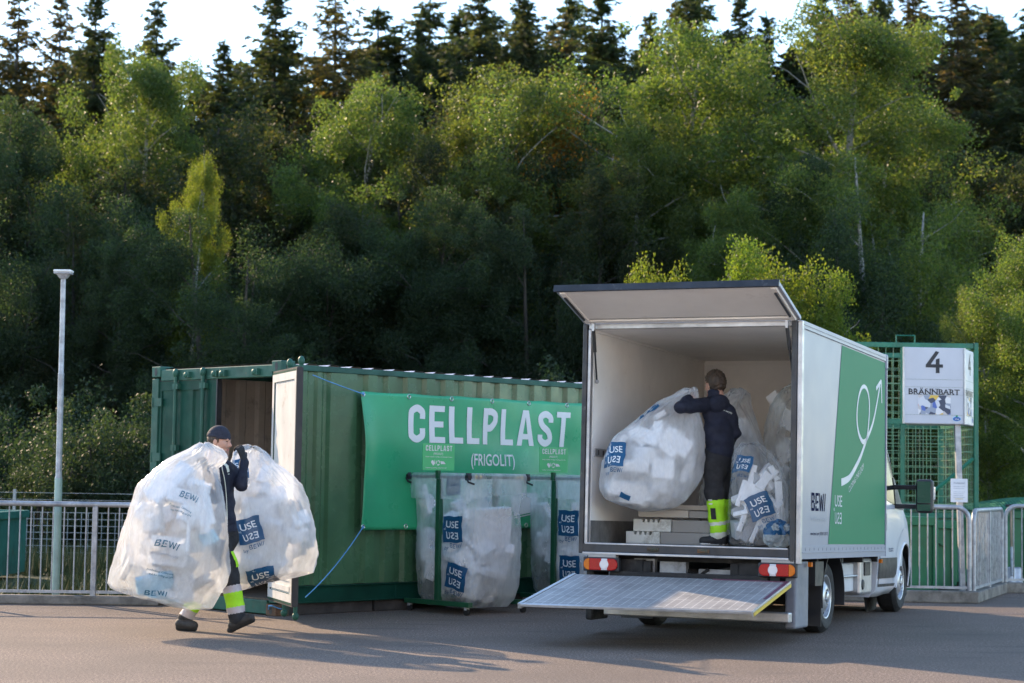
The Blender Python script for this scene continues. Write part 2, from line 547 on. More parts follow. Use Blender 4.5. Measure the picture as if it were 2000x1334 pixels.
def deciduous(seed, H, R, nleaf, lsize, base=.18, droop=.25, peak=.45, multi=1, crad=.42, upright=.7):
    """returns (trunk mesh, crown mesh): trunk with limbs; leaf clusters along the limbs"""
    rng = np.random.default_rng(seed)
    mb = MB(); cents = []; rads = []
    stems = []
    for sidx in range(multi):
        lean = rng.normal(0, .05 + .10 * (multi > 1), 2)
        pts = [np.array([rng.normal(0, .18) * (multi > 1), rng.normal(0, .18) * (multi > 1), 0.0])]
        k = 9
        for i in range(k):
            lean += rng.normal(0, .03, 2)
            pts.append(pts[-1] + np.array([lean[0], lean[1], 1]) * H * .93 / k * (1 if sidx == 0 else rng.uniform(.8, .95)))
        r0 = .012 * H + .03
        rs = [r0 * (1 - .93 * (i / k)) + .006 for i in range(k + 1)]
        mb.tube(pts, rs, 7)
        stems.append(np.array(pts))
    nl = int(12 + H * 1.6)
    for i in range(nl):
        st = stems[i % multi]
        h = base + (1 - base) * ((i + rng.random()) / nl) * .95
        t = h * (len(st) - 1); j = min(int(t), len(st) - 2); p = st[j] + (st[j + 1] - st[j]) * (t - j)
        u = (h - base) / (1 - base)
        prof = (u / peak) ** .6 if u < peak else ((1 - u) / (1 - peak)) ** .75
        L = R * (.22 + .85 * prof) * rng.uniform(.55, 1.2)
        az = i * 2.4 + rng.normal(0, .5)
        up = upright * rng.uniform(.5, 1.5) * (.6 + .8 * u)
        pts, rs = limb(p, (cos(az), sin(az), up), L, .006 * H * (1 - h) + .012, rng, gravity=-.05)
        mb.tube(pts, rs, 5)
        nc = max(3, int(L / .22))
        for c in range(nc):
            tt = .25 + .75 * (c + rng.random()) / nc
            q = tt * (len(pts) - 1); jj = min(int(q), len(pts) - 2)
            pp = pts[jj] + (pts[jj + 1] - pts[jj]) * (q - jj)
            off = rng.normal(0, .16 + .16 * L, 3) * np.array([1, 1, .8])
            cents.append(pp + off * .85); rads.append(crad * rng.uniform(.30, 1.30) * (.75 + .25 * (1 - u)))
    top = stems[0][-1]
    for c in range(6):
        cents.append(top + rng.normal(0, .16, 3) + np.array([0, 0, -.12 * c])); rads.append(crad * .5)
    cents = np.array(cents); rads = np.array(rads)
    w = rads ** 2; cnt = np.maximum(6, (w / w.sum() * nleaf * rng.uniform(.25, 1.75, len(w)))).astype(int)
    v = leaf_cloud(cents, rads, cnt, lsize, rng, droop)
    n = len(v) // 4
    crown = np_mesh('crown', v, np.arange(4 * n), np.full(n, 4))
    trunk = np_mesh('trunk', mb.v, [i for f in mb.f for i in f], [len(f) for f in mb.f])
    trunk.polygons.foreach_set('use_smooth', np.ones(len(trunk.polygons), bool))
    return trunk, crown


def spruce(seed, H, R, sparse=1.0, bare=.12):
    rng = np.random.default_rng(seed)
    mb = MB()
    k = 12; lean = rng.normal(0, .008, 2)
    tp = [np.array([lean[0] * H * i / k + rng.normal(0, .015), lean[1] * H * i / k + rng.normal(0, .015), H * i / k]) for i in range(k + 1)]
    mb.tube(tp, [(.011 * H + .02) * (1 - .96 * i / k) + .006 for i in range(k + 1)], 7)
    def trunk_at(z):
        t = z / H * k; j = min(int(t), k - 1); return tp[j] + (tp[j + 1] - tp[j]) * (t - j)
    V = []
    z = bare * H
    bi = 0
    while z < H * .985:
        u = z / H
        Lmax = R * min(.62, ((1 - u) ** .85) * 1.12 + .02)
        nb = int(rng.integers(4, 8)) if u < .9 else 4
        gap = rng.random() < .12
        for b in range(nb):
            bi += 1
            if rng.random() < .18 + .22 * sparse: continue
            L = Lmax * rng.uniform(.38, 1.25) * (.6 if gap else 1)
            if L < .05: continue
            az = b * 2 * pi / nb + rng.uniform(-.5, .5) + z * 3
            pitch = .55 * (u - .55) + rng.normal(0, .16)
            base = trunk_at(z + rng.uniform(-.08, .08))
            d = np.array([cos(az), sin(az), pitch])
            n = max(3, int(L / .10))
            t = (np.arange(n) + rng.random(n)) / n
            sag = -.30 * L * t ** 1.6 * (1 - u) + .20 * L * t ** 3
            pos = base + d * (L * t)[:, None]; pos[:, 2] += sag
            mb.tube([base, base + d * L * .5 + np.array([0, 0, -.10 * L * (1 - u)]), base + d * L * .95 + np.array([0, 0, (-.28 * (1 - u) + .17) * L])], [.016 * (1 - u) + .007, .010 * (1 - u) + .005, .004], 4, cap=False)
            # side twigs with needles: hanging on the lower branches, spread higher up
            side = np.array([-sin(az), cos(az), 0])
            m = 12
            tt = np.repeat(t, m); pp = np.repeat(pos, m, 0)
            sgn = rng.choice([-1, 1], n * m)
            reach = (.10 + .36 * L * (1 - tt * .75)) * rng.uniform(.1, 1.0, n * m)
            fan = side * (sgn * reach)[:, None] + d * (reach * rng.uniform(.1, .7, n * m))[:, None]
            hang = reach * (rng.uniform(.25, 1.15, n * m) * (1.05 - .75 * u))
            c = pp + fan * .75; c[:, 2] -= hang * .75
            ax = fan * .8 + rng.normal(0, .05, (n * m, 3)); ax[:, 2] -= hang * 1.1
            ax /= np.maximum(np.linalg.norm(ax, axis=1), 1e-5)[:, None]
            q = rng.normal(0, 1, (n * m, 3)); q -= ax * (q * ax).sum(1)[:, None]; q /= np.linalg.norm(q, axis=1)[:, None]
            ln = rng.uniform(.05, .15, n * m)[:, None]; wd = rng.uniform(.014, .030, n * m)[:, None]
            V.append(np.stack([c - ax * ln, c + q * wd, c + ax * ln, c - q * wd], 1).reshape(-1, 3))
        z += rng.uniform(.09, .20) * (1 - .25 * u) * (.8 + .35 * sparse)
    # leader
    top = tp[-1]
    m = 40; t = rng.random(m); c = top + np.stack([rng.normal(0, .025, m), rng.normal(0, .025, m), -t * .5 + .05], 1)
    ax = rng.normal(0, .5, (m, 3)); ax[:, 2] += .8; ax /= np.linalg.norm(ax, axis=1)[:, None]
    q = rng.normal(0, 1, (m, 3)); q -= ax * (q * ax).sum(1)[:, None]; q /= np.linalg.norm(q, axis=1)[:, None]
    V.append(np.stack([c - ax * .07, c + q * .014, c + ax * .07, c - q * .014], 1).reshape(-1, 3))
    v = np.concatenate(V); n = len(v) // 4
    crown = np_mesh('crown', v, np.arange(4 * n), np.full(n, 4))
    trunk = np_mesh('trunk', mb.v, [i for f in mb.f for i in f], [len(f) for f in mb.f])
    return trunk, crown


def place_tree(name, proto, loc, rz, sc, mats, label, cat, group):
    """proto meshes are shared; the materials sit on the objects"""
    root = thing(name, loc, None, label, cat, group)
    root.rotation_euler = (0, 0, rz); root.scale = sc
    for nm, me, m in (('trunk', proto[0], mats[0]), ('crown', proto[1], mats[1])):
        if not me.materials: me.materials.append(None)
        o = bpy.data.objects.new(nm, me); COL.objects.link(o); o.parent = root
        o.material_slots[0].link = 'OBJECT'; o.material_slots[0].material = m
    return root


# ---- prototypes (unit trees; scaled when placed)
SPR = [spruce(11, 15, 4.0, .5), spruce(12, 15, 3.6, .9), spruce(13, 15, 4.5, .7), spruce(14, 15, 3.4, .4), spruce(15, 15, 4.2, 1.3, .2)]
DEC = [deciduous(21, 9, 2.5, 140000, .052), deciduous(22, 9, 2.1, 120000, .050, base=.22, droop=.45, peak=.4),
       deciduous(23, 8, 2.9, 140000, .052, base=.12, droop=.3, peak=.4, multi=3, crad=.5),
       deciduous(24, 9.5, 2.3, 135000, .050, base=.25, droop=.5, peak=.5, upright=.9),
       deciduous(25, 7, 2.6, 120000, .052, base=.1, droop=.15, peak=.42, multi=3, crad=.5)]
YNG = [deciduous(31, 4.5, .95, 30000, .055, base=.2, droop=.5, peak=.35, crad=.34, upright=1.0), deciduous(32, 5, 1.1, 36000, .055, base=.2, droop=.5, peak=.35, crad=.34, multi=2, upright=1.0)]
BSH = [deciduous(41, 2.4, 1.5, 26000, .06, base=.04, droop=.1, peak=.4, multi=5, crad=.4), deciduous(42, 2.0, 1.3, 22000, .055, base=.04, droop=.1, peak=.45, multi=6, crad=.36)]
PH = {'s': 15.0, 0: 9 * .95, 1: 9 * .95, 2: 8 * .95, 3: 9.5 * .95, 4: 7 * .95}

trng = random.Random(4)
SPRUCES = [  # px of the stem, py of the tip, distance, proto, width factor, what sets it apart
    (35, -12, 54, 4, 1.0, 'thin ragged spruce with bare lower stem, first from the left'),
    (124, -6, 56, 1, .85, 'slim spruce with drooping tip beside the ragged spruce on the left'),
    (196, -4, 53, 0, 1.0, 'tall full spruce, third from the left of the skyline'),
    (287, 14, 55, 2, .85, 'pointed spruce rising behind the bright yellow-green birch on the left'),
    (430, 100, 57, 3, 1.1, 'short spruce in the sky gap on the left'),
    (547, -6, 52, 0, 1.15, 'dark broad spruce alone in the open sky left of centre'),
    (672, -30, 53, 4, 1.15, 'very tall open spruce with its tip above the picture, left of centre'),
    (776, 84, 58, 3, .9, 'small spruce tip between two tall spruces left of centre'),
    (840, 52, 56, 2, .8, 'middling spruce just left of the spruce with raised arms'),
    (912, 2, 54, 2, 1.1, 'wide spruce with raised side branches above the banner'),
    (1022, 4, 54, 0, 1.0, 'regular pointed spruce right above the banner lettering'),
    (1074, 56, 58, 3, .9, 'small spruce just right of the regular pointed spruce'),
    (1112, 44, 57, 1, .9, 'narrow spruce left of the densest spruce'),
    (1186, -14, 53, 0, 1.25, 'densest dark spruce near the middle of the skyline'),
    (1262, 40, 58, 3, .9, 'slender grey spruce in the notch right of the densest spruce'),
    (1318, 18, 57, 1, .9, 'left one of a close pair of spruces above the open truck'),
    (1352, -8, 56, 3, 1.1, 'right one of a close pair of spruces above the open truck'),
    (1438, -4, 55, 0, .9, 'lone dark spruce between two big bright birches'),
    (1502, 46, 58, 3, .9, 'low spruce tip right of the lone dark spruce'),
    (1584, 4, 57, 2, .9, 'spruce tip poking out above the right big birch'),
    (1662, -16, 54, 1, 1.0, 'tall spruce with green side, left of the right-hand row'),
    (1702, -18, 56, 0, .9, 'spruce close behind the tall green-sided spruce'),
    (1735, 14, 57, 3, 1.0, 'spruce in the middle of the right-hand row'),
    (1778, -4, 53, 1, 1.15, 'brownish spruce with visible stem in the right-hand row'),
    (1886, -14, 52, 4, 1.2, 'open brownish spruce with long arms near the right edge'),
    (1996, 12, 51, 2, 1.2, 'spruce cut off by the right edge of the picture'),
    (-70, -20, 54, 0, 1.1, 'spruce just beyond the left edge of the picture'),
    (2090, -10, 53, 1, 1.2, 'spruce just beyond the right edge of the picture'),
]
for px, py, Y, pr, wf, lab in SPRUCES:
    p = at(px, py - 22, Y)
    s = p[2] / 15.0
    dry = pr in (4, 1)
    place_tree('spruce', SPR[pr], (p[0], Y, -.02), trng.uniform(0, 6.28), (s * wf, s * wf, s), (M_bark, M_needle_dry if dry else M_needle), lab, 'spruce tree', 'spruces along the skyline')
# a second, lower rank that closes the forest behind the first
k = 0
for px in range(-140, 2180, 36):
    k += 1
    Y = trng.uniform(57, 64)
    p = at(px + trng.uniform(-20, 20), trng.uniform(80, 200) if px < 700 else trng.uniform(-15, 100), Y)
    s = p[2] / 15.0
    place_tree('spruce', SPR[k % 5], (p[0], Y, -.02), trng.uniform(0, 6.28), (s * 1.5, s * 1.5, s), (M_bark, M_needle),
               'dark spruce in the rear rank, hidden up to its tip by the skyline spruces', 'spruce tree', 'rear rank of spruces')

# the forest goes on to the left of the picture and keeps the low sun off the foot of the trees in view
for k in range(34):
    Y = trng.uniform(44, 62); X = -.2667 * Y - 3.0 - k * 1.15
    s = trng.uniform(12.0, 14.5) / 15.0
    place_tree('spruce', SPR[k % 5], (X, Y, -.02), trng.uniform(0, 6.28), (s * 1.5, s * 1.5, s), (M_bark, M_needle), 'spruce in the forest beyond the left edge of the picture', 'spruce tree', 'spruces beyond the left edge')
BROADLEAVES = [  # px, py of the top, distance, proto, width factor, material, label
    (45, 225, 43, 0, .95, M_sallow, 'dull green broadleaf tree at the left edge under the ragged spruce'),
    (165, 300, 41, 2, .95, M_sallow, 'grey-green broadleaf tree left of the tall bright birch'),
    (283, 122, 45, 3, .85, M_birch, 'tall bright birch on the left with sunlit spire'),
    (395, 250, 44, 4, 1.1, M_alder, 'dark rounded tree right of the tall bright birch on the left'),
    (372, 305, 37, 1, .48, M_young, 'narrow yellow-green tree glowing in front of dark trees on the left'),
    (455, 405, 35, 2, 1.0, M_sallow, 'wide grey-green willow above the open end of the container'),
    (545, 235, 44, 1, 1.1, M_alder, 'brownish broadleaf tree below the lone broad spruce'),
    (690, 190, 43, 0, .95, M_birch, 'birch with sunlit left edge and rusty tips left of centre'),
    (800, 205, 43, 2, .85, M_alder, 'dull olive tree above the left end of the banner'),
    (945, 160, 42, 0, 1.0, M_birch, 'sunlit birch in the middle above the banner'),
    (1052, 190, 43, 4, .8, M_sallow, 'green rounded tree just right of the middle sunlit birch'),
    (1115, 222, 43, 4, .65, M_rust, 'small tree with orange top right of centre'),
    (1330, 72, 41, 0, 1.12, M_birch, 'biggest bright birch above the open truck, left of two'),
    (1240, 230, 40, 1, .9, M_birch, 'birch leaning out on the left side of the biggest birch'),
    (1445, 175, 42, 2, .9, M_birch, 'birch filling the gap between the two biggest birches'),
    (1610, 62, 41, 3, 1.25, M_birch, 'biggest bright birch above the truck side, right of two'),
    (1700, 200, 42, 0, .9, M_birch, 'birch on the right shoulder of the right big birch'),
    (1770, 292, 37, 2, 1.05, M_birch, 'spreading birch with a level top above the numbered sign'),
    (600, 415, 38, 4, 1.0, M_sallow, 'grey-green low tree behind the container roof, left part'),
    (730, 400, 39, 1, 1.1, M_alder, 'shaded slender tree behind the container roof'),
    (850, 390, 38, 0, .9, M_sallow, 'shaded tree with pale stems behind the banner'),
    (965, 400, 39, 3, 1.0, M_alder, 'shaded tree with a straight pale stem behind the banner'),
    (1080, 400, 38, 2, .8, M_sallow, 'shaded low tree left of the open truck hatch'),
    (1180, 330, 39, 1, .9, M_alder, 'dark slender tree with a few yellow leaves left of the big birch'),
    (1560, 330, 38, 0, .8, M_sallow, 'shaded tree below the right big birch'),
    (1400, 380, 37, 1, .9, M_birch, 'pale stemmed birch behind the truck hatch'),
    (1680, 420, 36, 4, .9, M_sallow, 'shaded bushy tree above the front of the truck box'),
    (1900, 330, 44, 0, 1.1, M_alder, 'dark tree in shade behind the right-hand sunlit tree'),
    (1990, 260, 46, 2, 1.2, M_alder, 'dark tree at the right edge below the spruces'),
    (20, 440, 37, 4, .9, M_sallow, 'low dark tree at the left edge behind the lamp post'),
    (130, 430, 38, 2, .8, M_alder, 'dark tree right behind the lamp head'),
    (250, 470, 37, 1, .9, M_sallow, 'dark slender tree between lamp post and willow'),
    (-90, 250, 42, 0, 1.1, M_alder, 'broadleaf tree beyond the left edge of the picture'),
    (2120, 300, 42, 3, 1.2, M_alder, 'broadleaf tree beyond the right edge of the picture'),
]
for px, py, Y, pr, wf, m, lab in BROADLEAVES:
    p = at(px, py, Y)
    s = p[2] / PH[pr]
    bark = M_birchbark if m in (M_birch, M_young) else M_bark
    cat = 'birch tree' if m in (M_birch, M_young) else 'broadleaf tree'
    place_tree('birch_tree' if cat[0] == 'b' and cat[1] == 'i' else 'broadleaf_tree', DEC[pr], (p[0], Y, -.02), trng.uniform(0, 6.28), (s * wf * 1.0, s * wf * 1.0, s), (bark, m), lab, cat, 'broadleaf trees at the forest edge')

for px, py, Y, pr, wf, lab in [
        (1268, 532, 30, 0, .62, 'sunlit young birch showing just above the left part of the truck hatch'),
        (1392, 492, 29, 1, .72, 'tallest sunlit young birch above the truck hatch'),
        (1492, 520, 29.5, 0, .85, 'sunlit young birch above the right part of the truck hatch'),
        (1580, 552, 29, 1, .70, 'sunlit young birch right of the open truck hatch')]:
    p = at(px, py, Y); s = p[2] / (4.5 if pr == 0 else 5.0) / .96
    place_tree('birch_tree', YNG[pr], (p[0], Y, 0), trng.uniform(0, 6.28), (s * wf, s * wf, s), (M_birchbark, M_young), lab, 'birch tree', 'young birches behind the truck')
for px, py, Y, pr, wf, lab in [
        (2010, 455, 30.5, 0, 1.0, 'large sunlit birch with hanging twigs right of the mesh cage'),
        (1935, 575, 31.5, 3, .75, 'smaller sunlit birch close to the right edge of the mesh cage')]:
    p = at(px, py, Y); s = p[2] / PH[pr]
    place_tree('birch_tree', DEC[pr], (p[0], Y, 0), trng.uniform(0, 6.28), (s * wf, s * wf, s), (M_birchbark, M_birch), lab, 'birch tree', 'birches beside the mesh cage')

BUSHES = [(40, 880, 31, 0), (130, 840, 31.5, 1), (205, 812, 30.5, 0), (290, 818, 31, 1), (-40, 850, 32, 1), (350, 830, 33, 0),
          (10, 800, 33.5, 1), (95, 900, 29.5, 0), (250, 900, 29.8, 1), (1112, 752, 34.5, 0)]
BL = ['bush at the far left behind the turquoise skip', 'bush behind the lower lamp post', 'round pale green bush left of the container', 'bush touching the left end of the container',
      'bush cut by the left edge of the picture', 'bush behind the closed container door', 'taller bush in the back row at the far left', 'low bush just right of the turquoise skip',
      'low bush between the mesh fence and the container', 'bush peeping over the container roof beside the truck']
for (px, py, Y, pr), lab in zip(BUSHES, BL):
    p = at(px, py, Y); s = p[2] / (2.4 if pr == 0 else 2.0)
    place_tree('bush', BSH[pr], (p[0], Y, 0), trng.uniform(0, 6.28), (s * .95, s * .95, s), (M_bark, M_bush), lab, 'bush', 'bushes at the forest edge')
# ------------------------------------------------------------------ shipping container
def yaw_rot(yaw, pit=0.0, rol=0.0):
    c, s = cos, sin
    A = np.array([[c(-yaw), -s(-yaw), 0], [s(-yaw), c(-yaw), 0], [0, 0, 1]])
    B = np.array([[1, 0, 0], [0, c(pit), -s(pit)], [0, s(pit), c(pit)]])
    D = np.array([[c(rol), 0, s(rol)], [0, 1, 0], [-s(rol), 0, c(rol)]])
    return A @ B @ D


C_ROT = yaw_rot(.7869)
C_ORG = np.array([-2.3448, 19.5373, 0.0])
def cw(x, y, z):                    # container frame -> world
    return C_ORG + C_ROT @ np.array([x, y, z])


M_cgreen = mat('container_green_paint', (.060, .145, .068), .26, var=.18, vscale=1.3, dirt=((.10, .075, .05), 3.0, .66, .80), spec=.5, bump=.06, bscale=30)
M_cdark = mat('container_dark_green_paint', (.008, .056, .037), .5, var=.25, vscale=2.2, dirt=((.04, .04, .03), 6, .64, .8), spec=.12)
M_cframe = mat('container_frame_paint', (.028, .100, .070), .5, var=.25, vscale=3, spec=.25, dirt=((.13, .07, .035), 7, .64, .76))
M_cinside = mat('container_inside_paint', (.52, .47, .42), .6, var=.15, vscale=2, dirt=((.10, .085, .07), 5, .55, .8))
M_cdoorin = mat('door_inside_paint', (.52, .50, .47), .55, var=.12, vscale=2, dirt=((.26, .14, .06), 4.5, .60, .78), stretch=(2, 2, .5))
M_rubber = mat('black_rubber', (.018, .018, .020), .55, var=.2)
M_rustpaint = mat('rusty_steel', (.16, .075, .035), .8, var=.5, vscale=9, dirt=((.04, .07, .05), 5, .45, .6))
M_steel = mat('worn_steel', (.22, .22, .22), .45, metal=.7, var=.3, vscale=8)
M_skirt = mat('sooty_timber', (.050, .045, .042), .85, var=.4, vscale=3, bump=.3)
M_roofpaint = mat('container_roof_paint', (.38, .42, .50), .5, var=.3, vscale=4, dirt=((.22, .11, .05), 4, .5, .65))

container = thing('shipping_container', C_ORG, Matrix(C_ROT.tolist()),
                  'green corrugated steel shipping container with one door swung open and a banner along its side', 'shipping container')
CW, CL, CH = 2.30, 6.06, 2.575


def corrugation(a, b, depth=.040, outer=.125, slope=.035, inner=.085, start=None):
    """profile (s, d): distance along the wall, depth inward"""
    pts = []; s = a
    while s < b - .001:
        for ds, d in ((0, 0), (outer, 0), (slope, depth), (inner, depth), (slope, 0)):
            s2 = s + ds
            if s2 > b: break
            pts.append((s2, d)); s = s2
        else: continue
        break
    pts.append((b, pts[-1][1]))
    return pts


def corr_wall(name, prof, z0, z1, fn, m, parent, thick=.004):
    mb = MB(); n = len(prof)
    vs = [fn(s, d, z) for z in (z0, z1) for s, d in prof]
    vs += [fn(s, d + thick, z) for z in (z0, z1) for s, d in prof]
    fs = [(i, i + 1, n + i + 1, n + i) for i in range(n - 1)]
    fi = [(2 * n + i, 3 * n + i, 3 * n + i + 1, 2 * n + i + 1) for i in range(n - 1)]
    mb.add(vs, fs, 0)
    mb.f += [list(f) for f in fi]; mb.m += [1] * len(fi)
    return mb.build(name, m, parent)


ZB, ZT = .30, 2.50
# long side facing the yard: a flat plate with one slot first, then the corrugation
prof = [(.17, .012), (.36, .012), (.40, .04), (.47, .04), (.50, .012), (.56, .012), (.60, .04), (.64, .04), (.67, .006)] + corrugation(.90, CL - .17, .046)
corr_wall('side_wall', prof, ZB, ZT, lambda s, d, z: (-d - .012, s, z), [M_cgreen, M_cinside], container)
corr_wall('side_wall', corrugation(.17, CL - .17, .034), ZB, ZT, lambda s, d, z: (-CW + .012 + d, s, z), [M_cgreen, M_cinside], container)
corr_wall('end_wall', corrugation(.17, CW - .17, .034), ZB, ZT, lambda s, d, z: (-s, CL - .02 - d, z), [M_cgreen, M_cinside], container)
corr_wall('roof', corrugation(.12, CL - .12, .020, .10, .05, .10), .09, CW - .09, lambda s, d, z: (-z, s, 2.583 - d), [M_roofpaint, M_cinside], container)
MB().box(-CW + .06, -.06, .05, CL - .06, .14, .168).build('floor', mat('plywood_floor', (.10, .07, .045), .8, var=.3, stretch=(6, 1, 1)), container)
for x0, x1 in ((-.075, 0), (-CW, -CW + .075)):
    MB().box(x0, x1, .17, CL - .17, 2.50, 2.56).build('top_rail', M_cframe, container, bevel=.006)
for x0, x1 in ((-.06, -.004), (-CW + .004, -CW + .06)):
    low = MB().box(x0, x1, .17, CL - .17, .125, .295)
    if x1 > -.1: low.box(-.012, .02, .17, CL - .17, .284, .296).box(-.012, .018, .17, CL - .17, .120, .132).box(-.010, .004, 1.60, 1.63, .130, .285)
    low.build('bottom_rail', M_cdark, container, bevel=.004)
for yb0, yb1 in ((.18, 1.32), (1.35, 1.88), (3.2, 4.2), (5.2, 5.85)):
    tag(MB().box(-.20, -.035, yb0, yb1, .0, .118).build('timber_block', M_skirt, container, bevel=.01))
for (x0, x1) in ((-.13, 0), (-CW, -CW + .13)):
    for (y0, y1) in ((.004, .14), (CL - .14, CL)):
        MB().box(x0 + .004, x1 - .004, y0, y1 - .004, .13, 2.46).build('corner_post', M_cframe, container, bevel=.008)


def casting(x0, y0, z0, mi_m):
    mb = MB(); X, Y, Z = .162, .178, .118
    mb.box(x0, x0 + X, y0, y0 + Y, z0, z0 + Z)
    o = mb.build('corner_casting', [mi_m], container, bevel=.008)
    h = MB()
    for cx, cy, ax in ((x0 + X / 2, y0 - .002, 'y'), (x0 + X + .002, y0 + Y / 2, 'x'), (x0 - .002, y0 + Y / 2, 'x')):
        ring = [(.026 * cos(t), .044 * sin(t)) for t in np.linspace(0, 2 * pi, 17)[:-1]]
        if ax == 'y': h.add([(cx + a, cy, z0 + Z / 2 + b) for a, b in ring], [tuple(range(16))])
        else: h.add([(cx, cy + a, z0 + Z / 2 + b) for a, b in ring], [tuple(range(16))])
    hh = h.build('casting_hole', M_rubber, o)
    return o
for x0 in (-.162, -CW):
    for y0 in (0, CL - .178):
        casting(x0, y0, CH - .118 + .018, M_cframe)
        casting(x0, y0, .0, M_rustpaint if (x0 > -.5 and y0 < 1) else M_cframe)
MB().box(-CW + .162, -.162, .01, .12, 2.43, 2.555).build('door_header', M_cframe, container, bevel=.008)
MB().box(-CW + .162, -.162, .012, .14, .012, .150).build('door_sill', M_cframe, container, bevel=.008)
for x in (-1.62, -1.12, -.98, -.42):
    MB().box(x - .05, x + .05, -.03, .01, 2.455, 2.52).ball((x, -.03, 2.485), (.035, .02, .03)).build('lock_keeper', M_cframe, container)


def door_leaf(M, inside, outside):
    """a door 1.13 wide hinged on x = 0, leaf towards -x, outer face towards -y"""
    d = thing('door', (0, 0, 0))
    d.parent = container; d.matrix_local = M
    W, z0, z1 = 1.10, .155, 2.425
    mb = MB()
    mb.box(-W, 0, .0, .05, z0, z0 + .10, 0).box(-W, 0, .0, .05, z1 - .10, z1, 0)
    mb.box(-W, -W + .10, .0, .05, z0 + .10, z1 - .10, 0).box(-.10, 0, .0, .05, z0 + .10, z1 - .10, 0)
    # pressed panel
    zs = z0 + .10
    pr = [(.10, .0), (.32, .0), (.34, .02), (.42, .02), (.44, .0), (.66, 0), (.68, .02), (.76, .02), (.78, 0), (W - .10, 0)]
    vs = [(-s, .010 + dd, z) for z in (zs, z1 - .10) for s, dd in pr]; n = len(pr)
    mb.add(vs, [(i + 1, i, n + i, n + i + 1) for i in range(n - 1)], 0)
    mb.add([(-.10, .0405, zs), (-W + .10, .0405, zs), (-W + .10, .0405, z1 - .10), (-.10, .0405, z1 - .10)], [(0, 1, 2, 3)], 1)
    mb.box(-W + .02, -.02, .0505, .0545, z0 + .02, z0 + .098, 1).box(-W + .02, -.02, .0505, .0545, z1 - .098, z1 - .02, 1)
    mb.box(-W + .02, -W + .098, .0505, .0545, z0 + .098, z1 - .098, 1).box(-.098, -.02, .0505, .0545, z0 + .098, z1 - .098, 1)
    mb.box(-W + .1, -.1, .041, .052, z0 + .22, z0 + .27, 1).box(-W + .1, -.1, .041, .06, z0 + .12, z0 + .17, 1)
    leaf = mb.build('door_leaf', [outside, inside], d)
    g = MB().box(-W - .022, -W, -.006, .058, z0 - .01, z1 + .01).box(-W, 0, .004, .045, z1, z1 + .018).box(-W, 0, .004, .045, z0 - .018, z0)
    g.build('door_gasket', M_rubber, d)
    for x in (-.40, -.90):
        r = MB().tube([(x, -.032, z0 - .12), (x, -.032, z1 + .08)], .021, 10)
        for z in (z0 + .06, z0 + .75, 1.7, z1 - .06): r.box(x - .05, x + .05, -.045, .0, z - .03, z + .03)
        r.box(x - .012, x + .28 if x < -.5 else x + .3, -.05, -.035, 1.02, 1.06)
        r.ball((x, -.035, z1 + .085), (.035, .035, .05)).ball((x, -.035, z0 - .12), (.035, .035, .04))
        r.build('lock_rod', M_cframe, d, smooth=40)
    for z in (.45, 1.0, 1.6, 2.2):
        MB().box(-.12, .05, -.02, -.002, z - .045, z + .045).tube([(.045, -.012, z - .05), (.045, -.012, z + .05)], .018, 8).build('hinge', M_cframe, d)
    return d
# left door closed (hinged at x = -CW), seen with its outer side; right door swung out
door_leaf(Matrix.Translation((-CW + .075, .02, 0)) @ Matrix.Rotation(0, 4, 'Z') @ Matrix.Scale(-1, 4, (1, 0, 0)), M_cinside, M_cdark)
_dv = math.atan2(-.518, 1.079)
door_leaf(Matrix.Translation((-.02, -.03, 0.03)) @ Matrix.Rotation(_dv + pi, 4, 'Z'), M_cdoorin, M_cdark)

# ------------------------------------------------------------------ banner on the long side
M_banner = mat('banner_vinyl', (.032, .37, .165), .34, var=.10, vscale=1.2, spec=.5)
M_white = mat('white_print', (.74, .76, .74), .55, var=.04)
BX = .075
def bsurf(u, v):
    """banner cloth: u along the container, v height; hangs with soft waves"""
    e = min((u - 1.03) / .5, 1.0)
    w = .018 * sin(u * 2.3 + v * 1.1) + .012 * sin(u * 5.1 - v * 2.6) + .010 * sin(v * 7 + u * 1.3)
    edge = .05 * math.exp(-((u - 1.03) / .16) ** 2) * sin((v - .86) / 1.46 * pi)
    fold = -.03 * math.exp(-((v - .86) / .18) ** 2) * math.exp(-((u - 3.9) / .9) ** 2)
    return BX + w + edge + fold
def banner_uv(u, v, off=0.0):
    return (bsurf(u, v) + off, u, v)
_bt = thing('banner', C_ORG, Matrix(C_ROT.tolist()), 'large green vinyl banner lettered CELLPLAST tied to the container side', 'banner')
mb = MB(); nu, nv = 90, 36
U0, U1, V0, V1 = 1.03, 4.80, .862, 2.322
vs = []
for j in range(nv + 1):
    for i in range(nu + 1):
        u = U0 + (U1 - U0) * i / nu; v = V0 + (V1 - V0) * j / nv
        # scalloped edges between the grommets
        if i == 0: u += .012 * (1 - abs(2 * j / nv - 1) ** 2)
        if j == nv: v -= .010 * abs(sin((u - U0) * pi / .68))
        vs.append(banner_uv(u, v))
mb.add(vs, [(j * (nu + 1) + i, j * (nu + 1) + i + 1, (j + 1) * (nu + 1) + i + 1, (j + 1) * (nu + 1) + i) for j in range(nv) for i in range(nu)])
bo = mb.build('banner_sheet', M_banner, _bt, smooth=180)
sol = bo.modifiers.new('thickness', 'SOLIDIFY'); sol.thickness = .003; sol.offset = 1


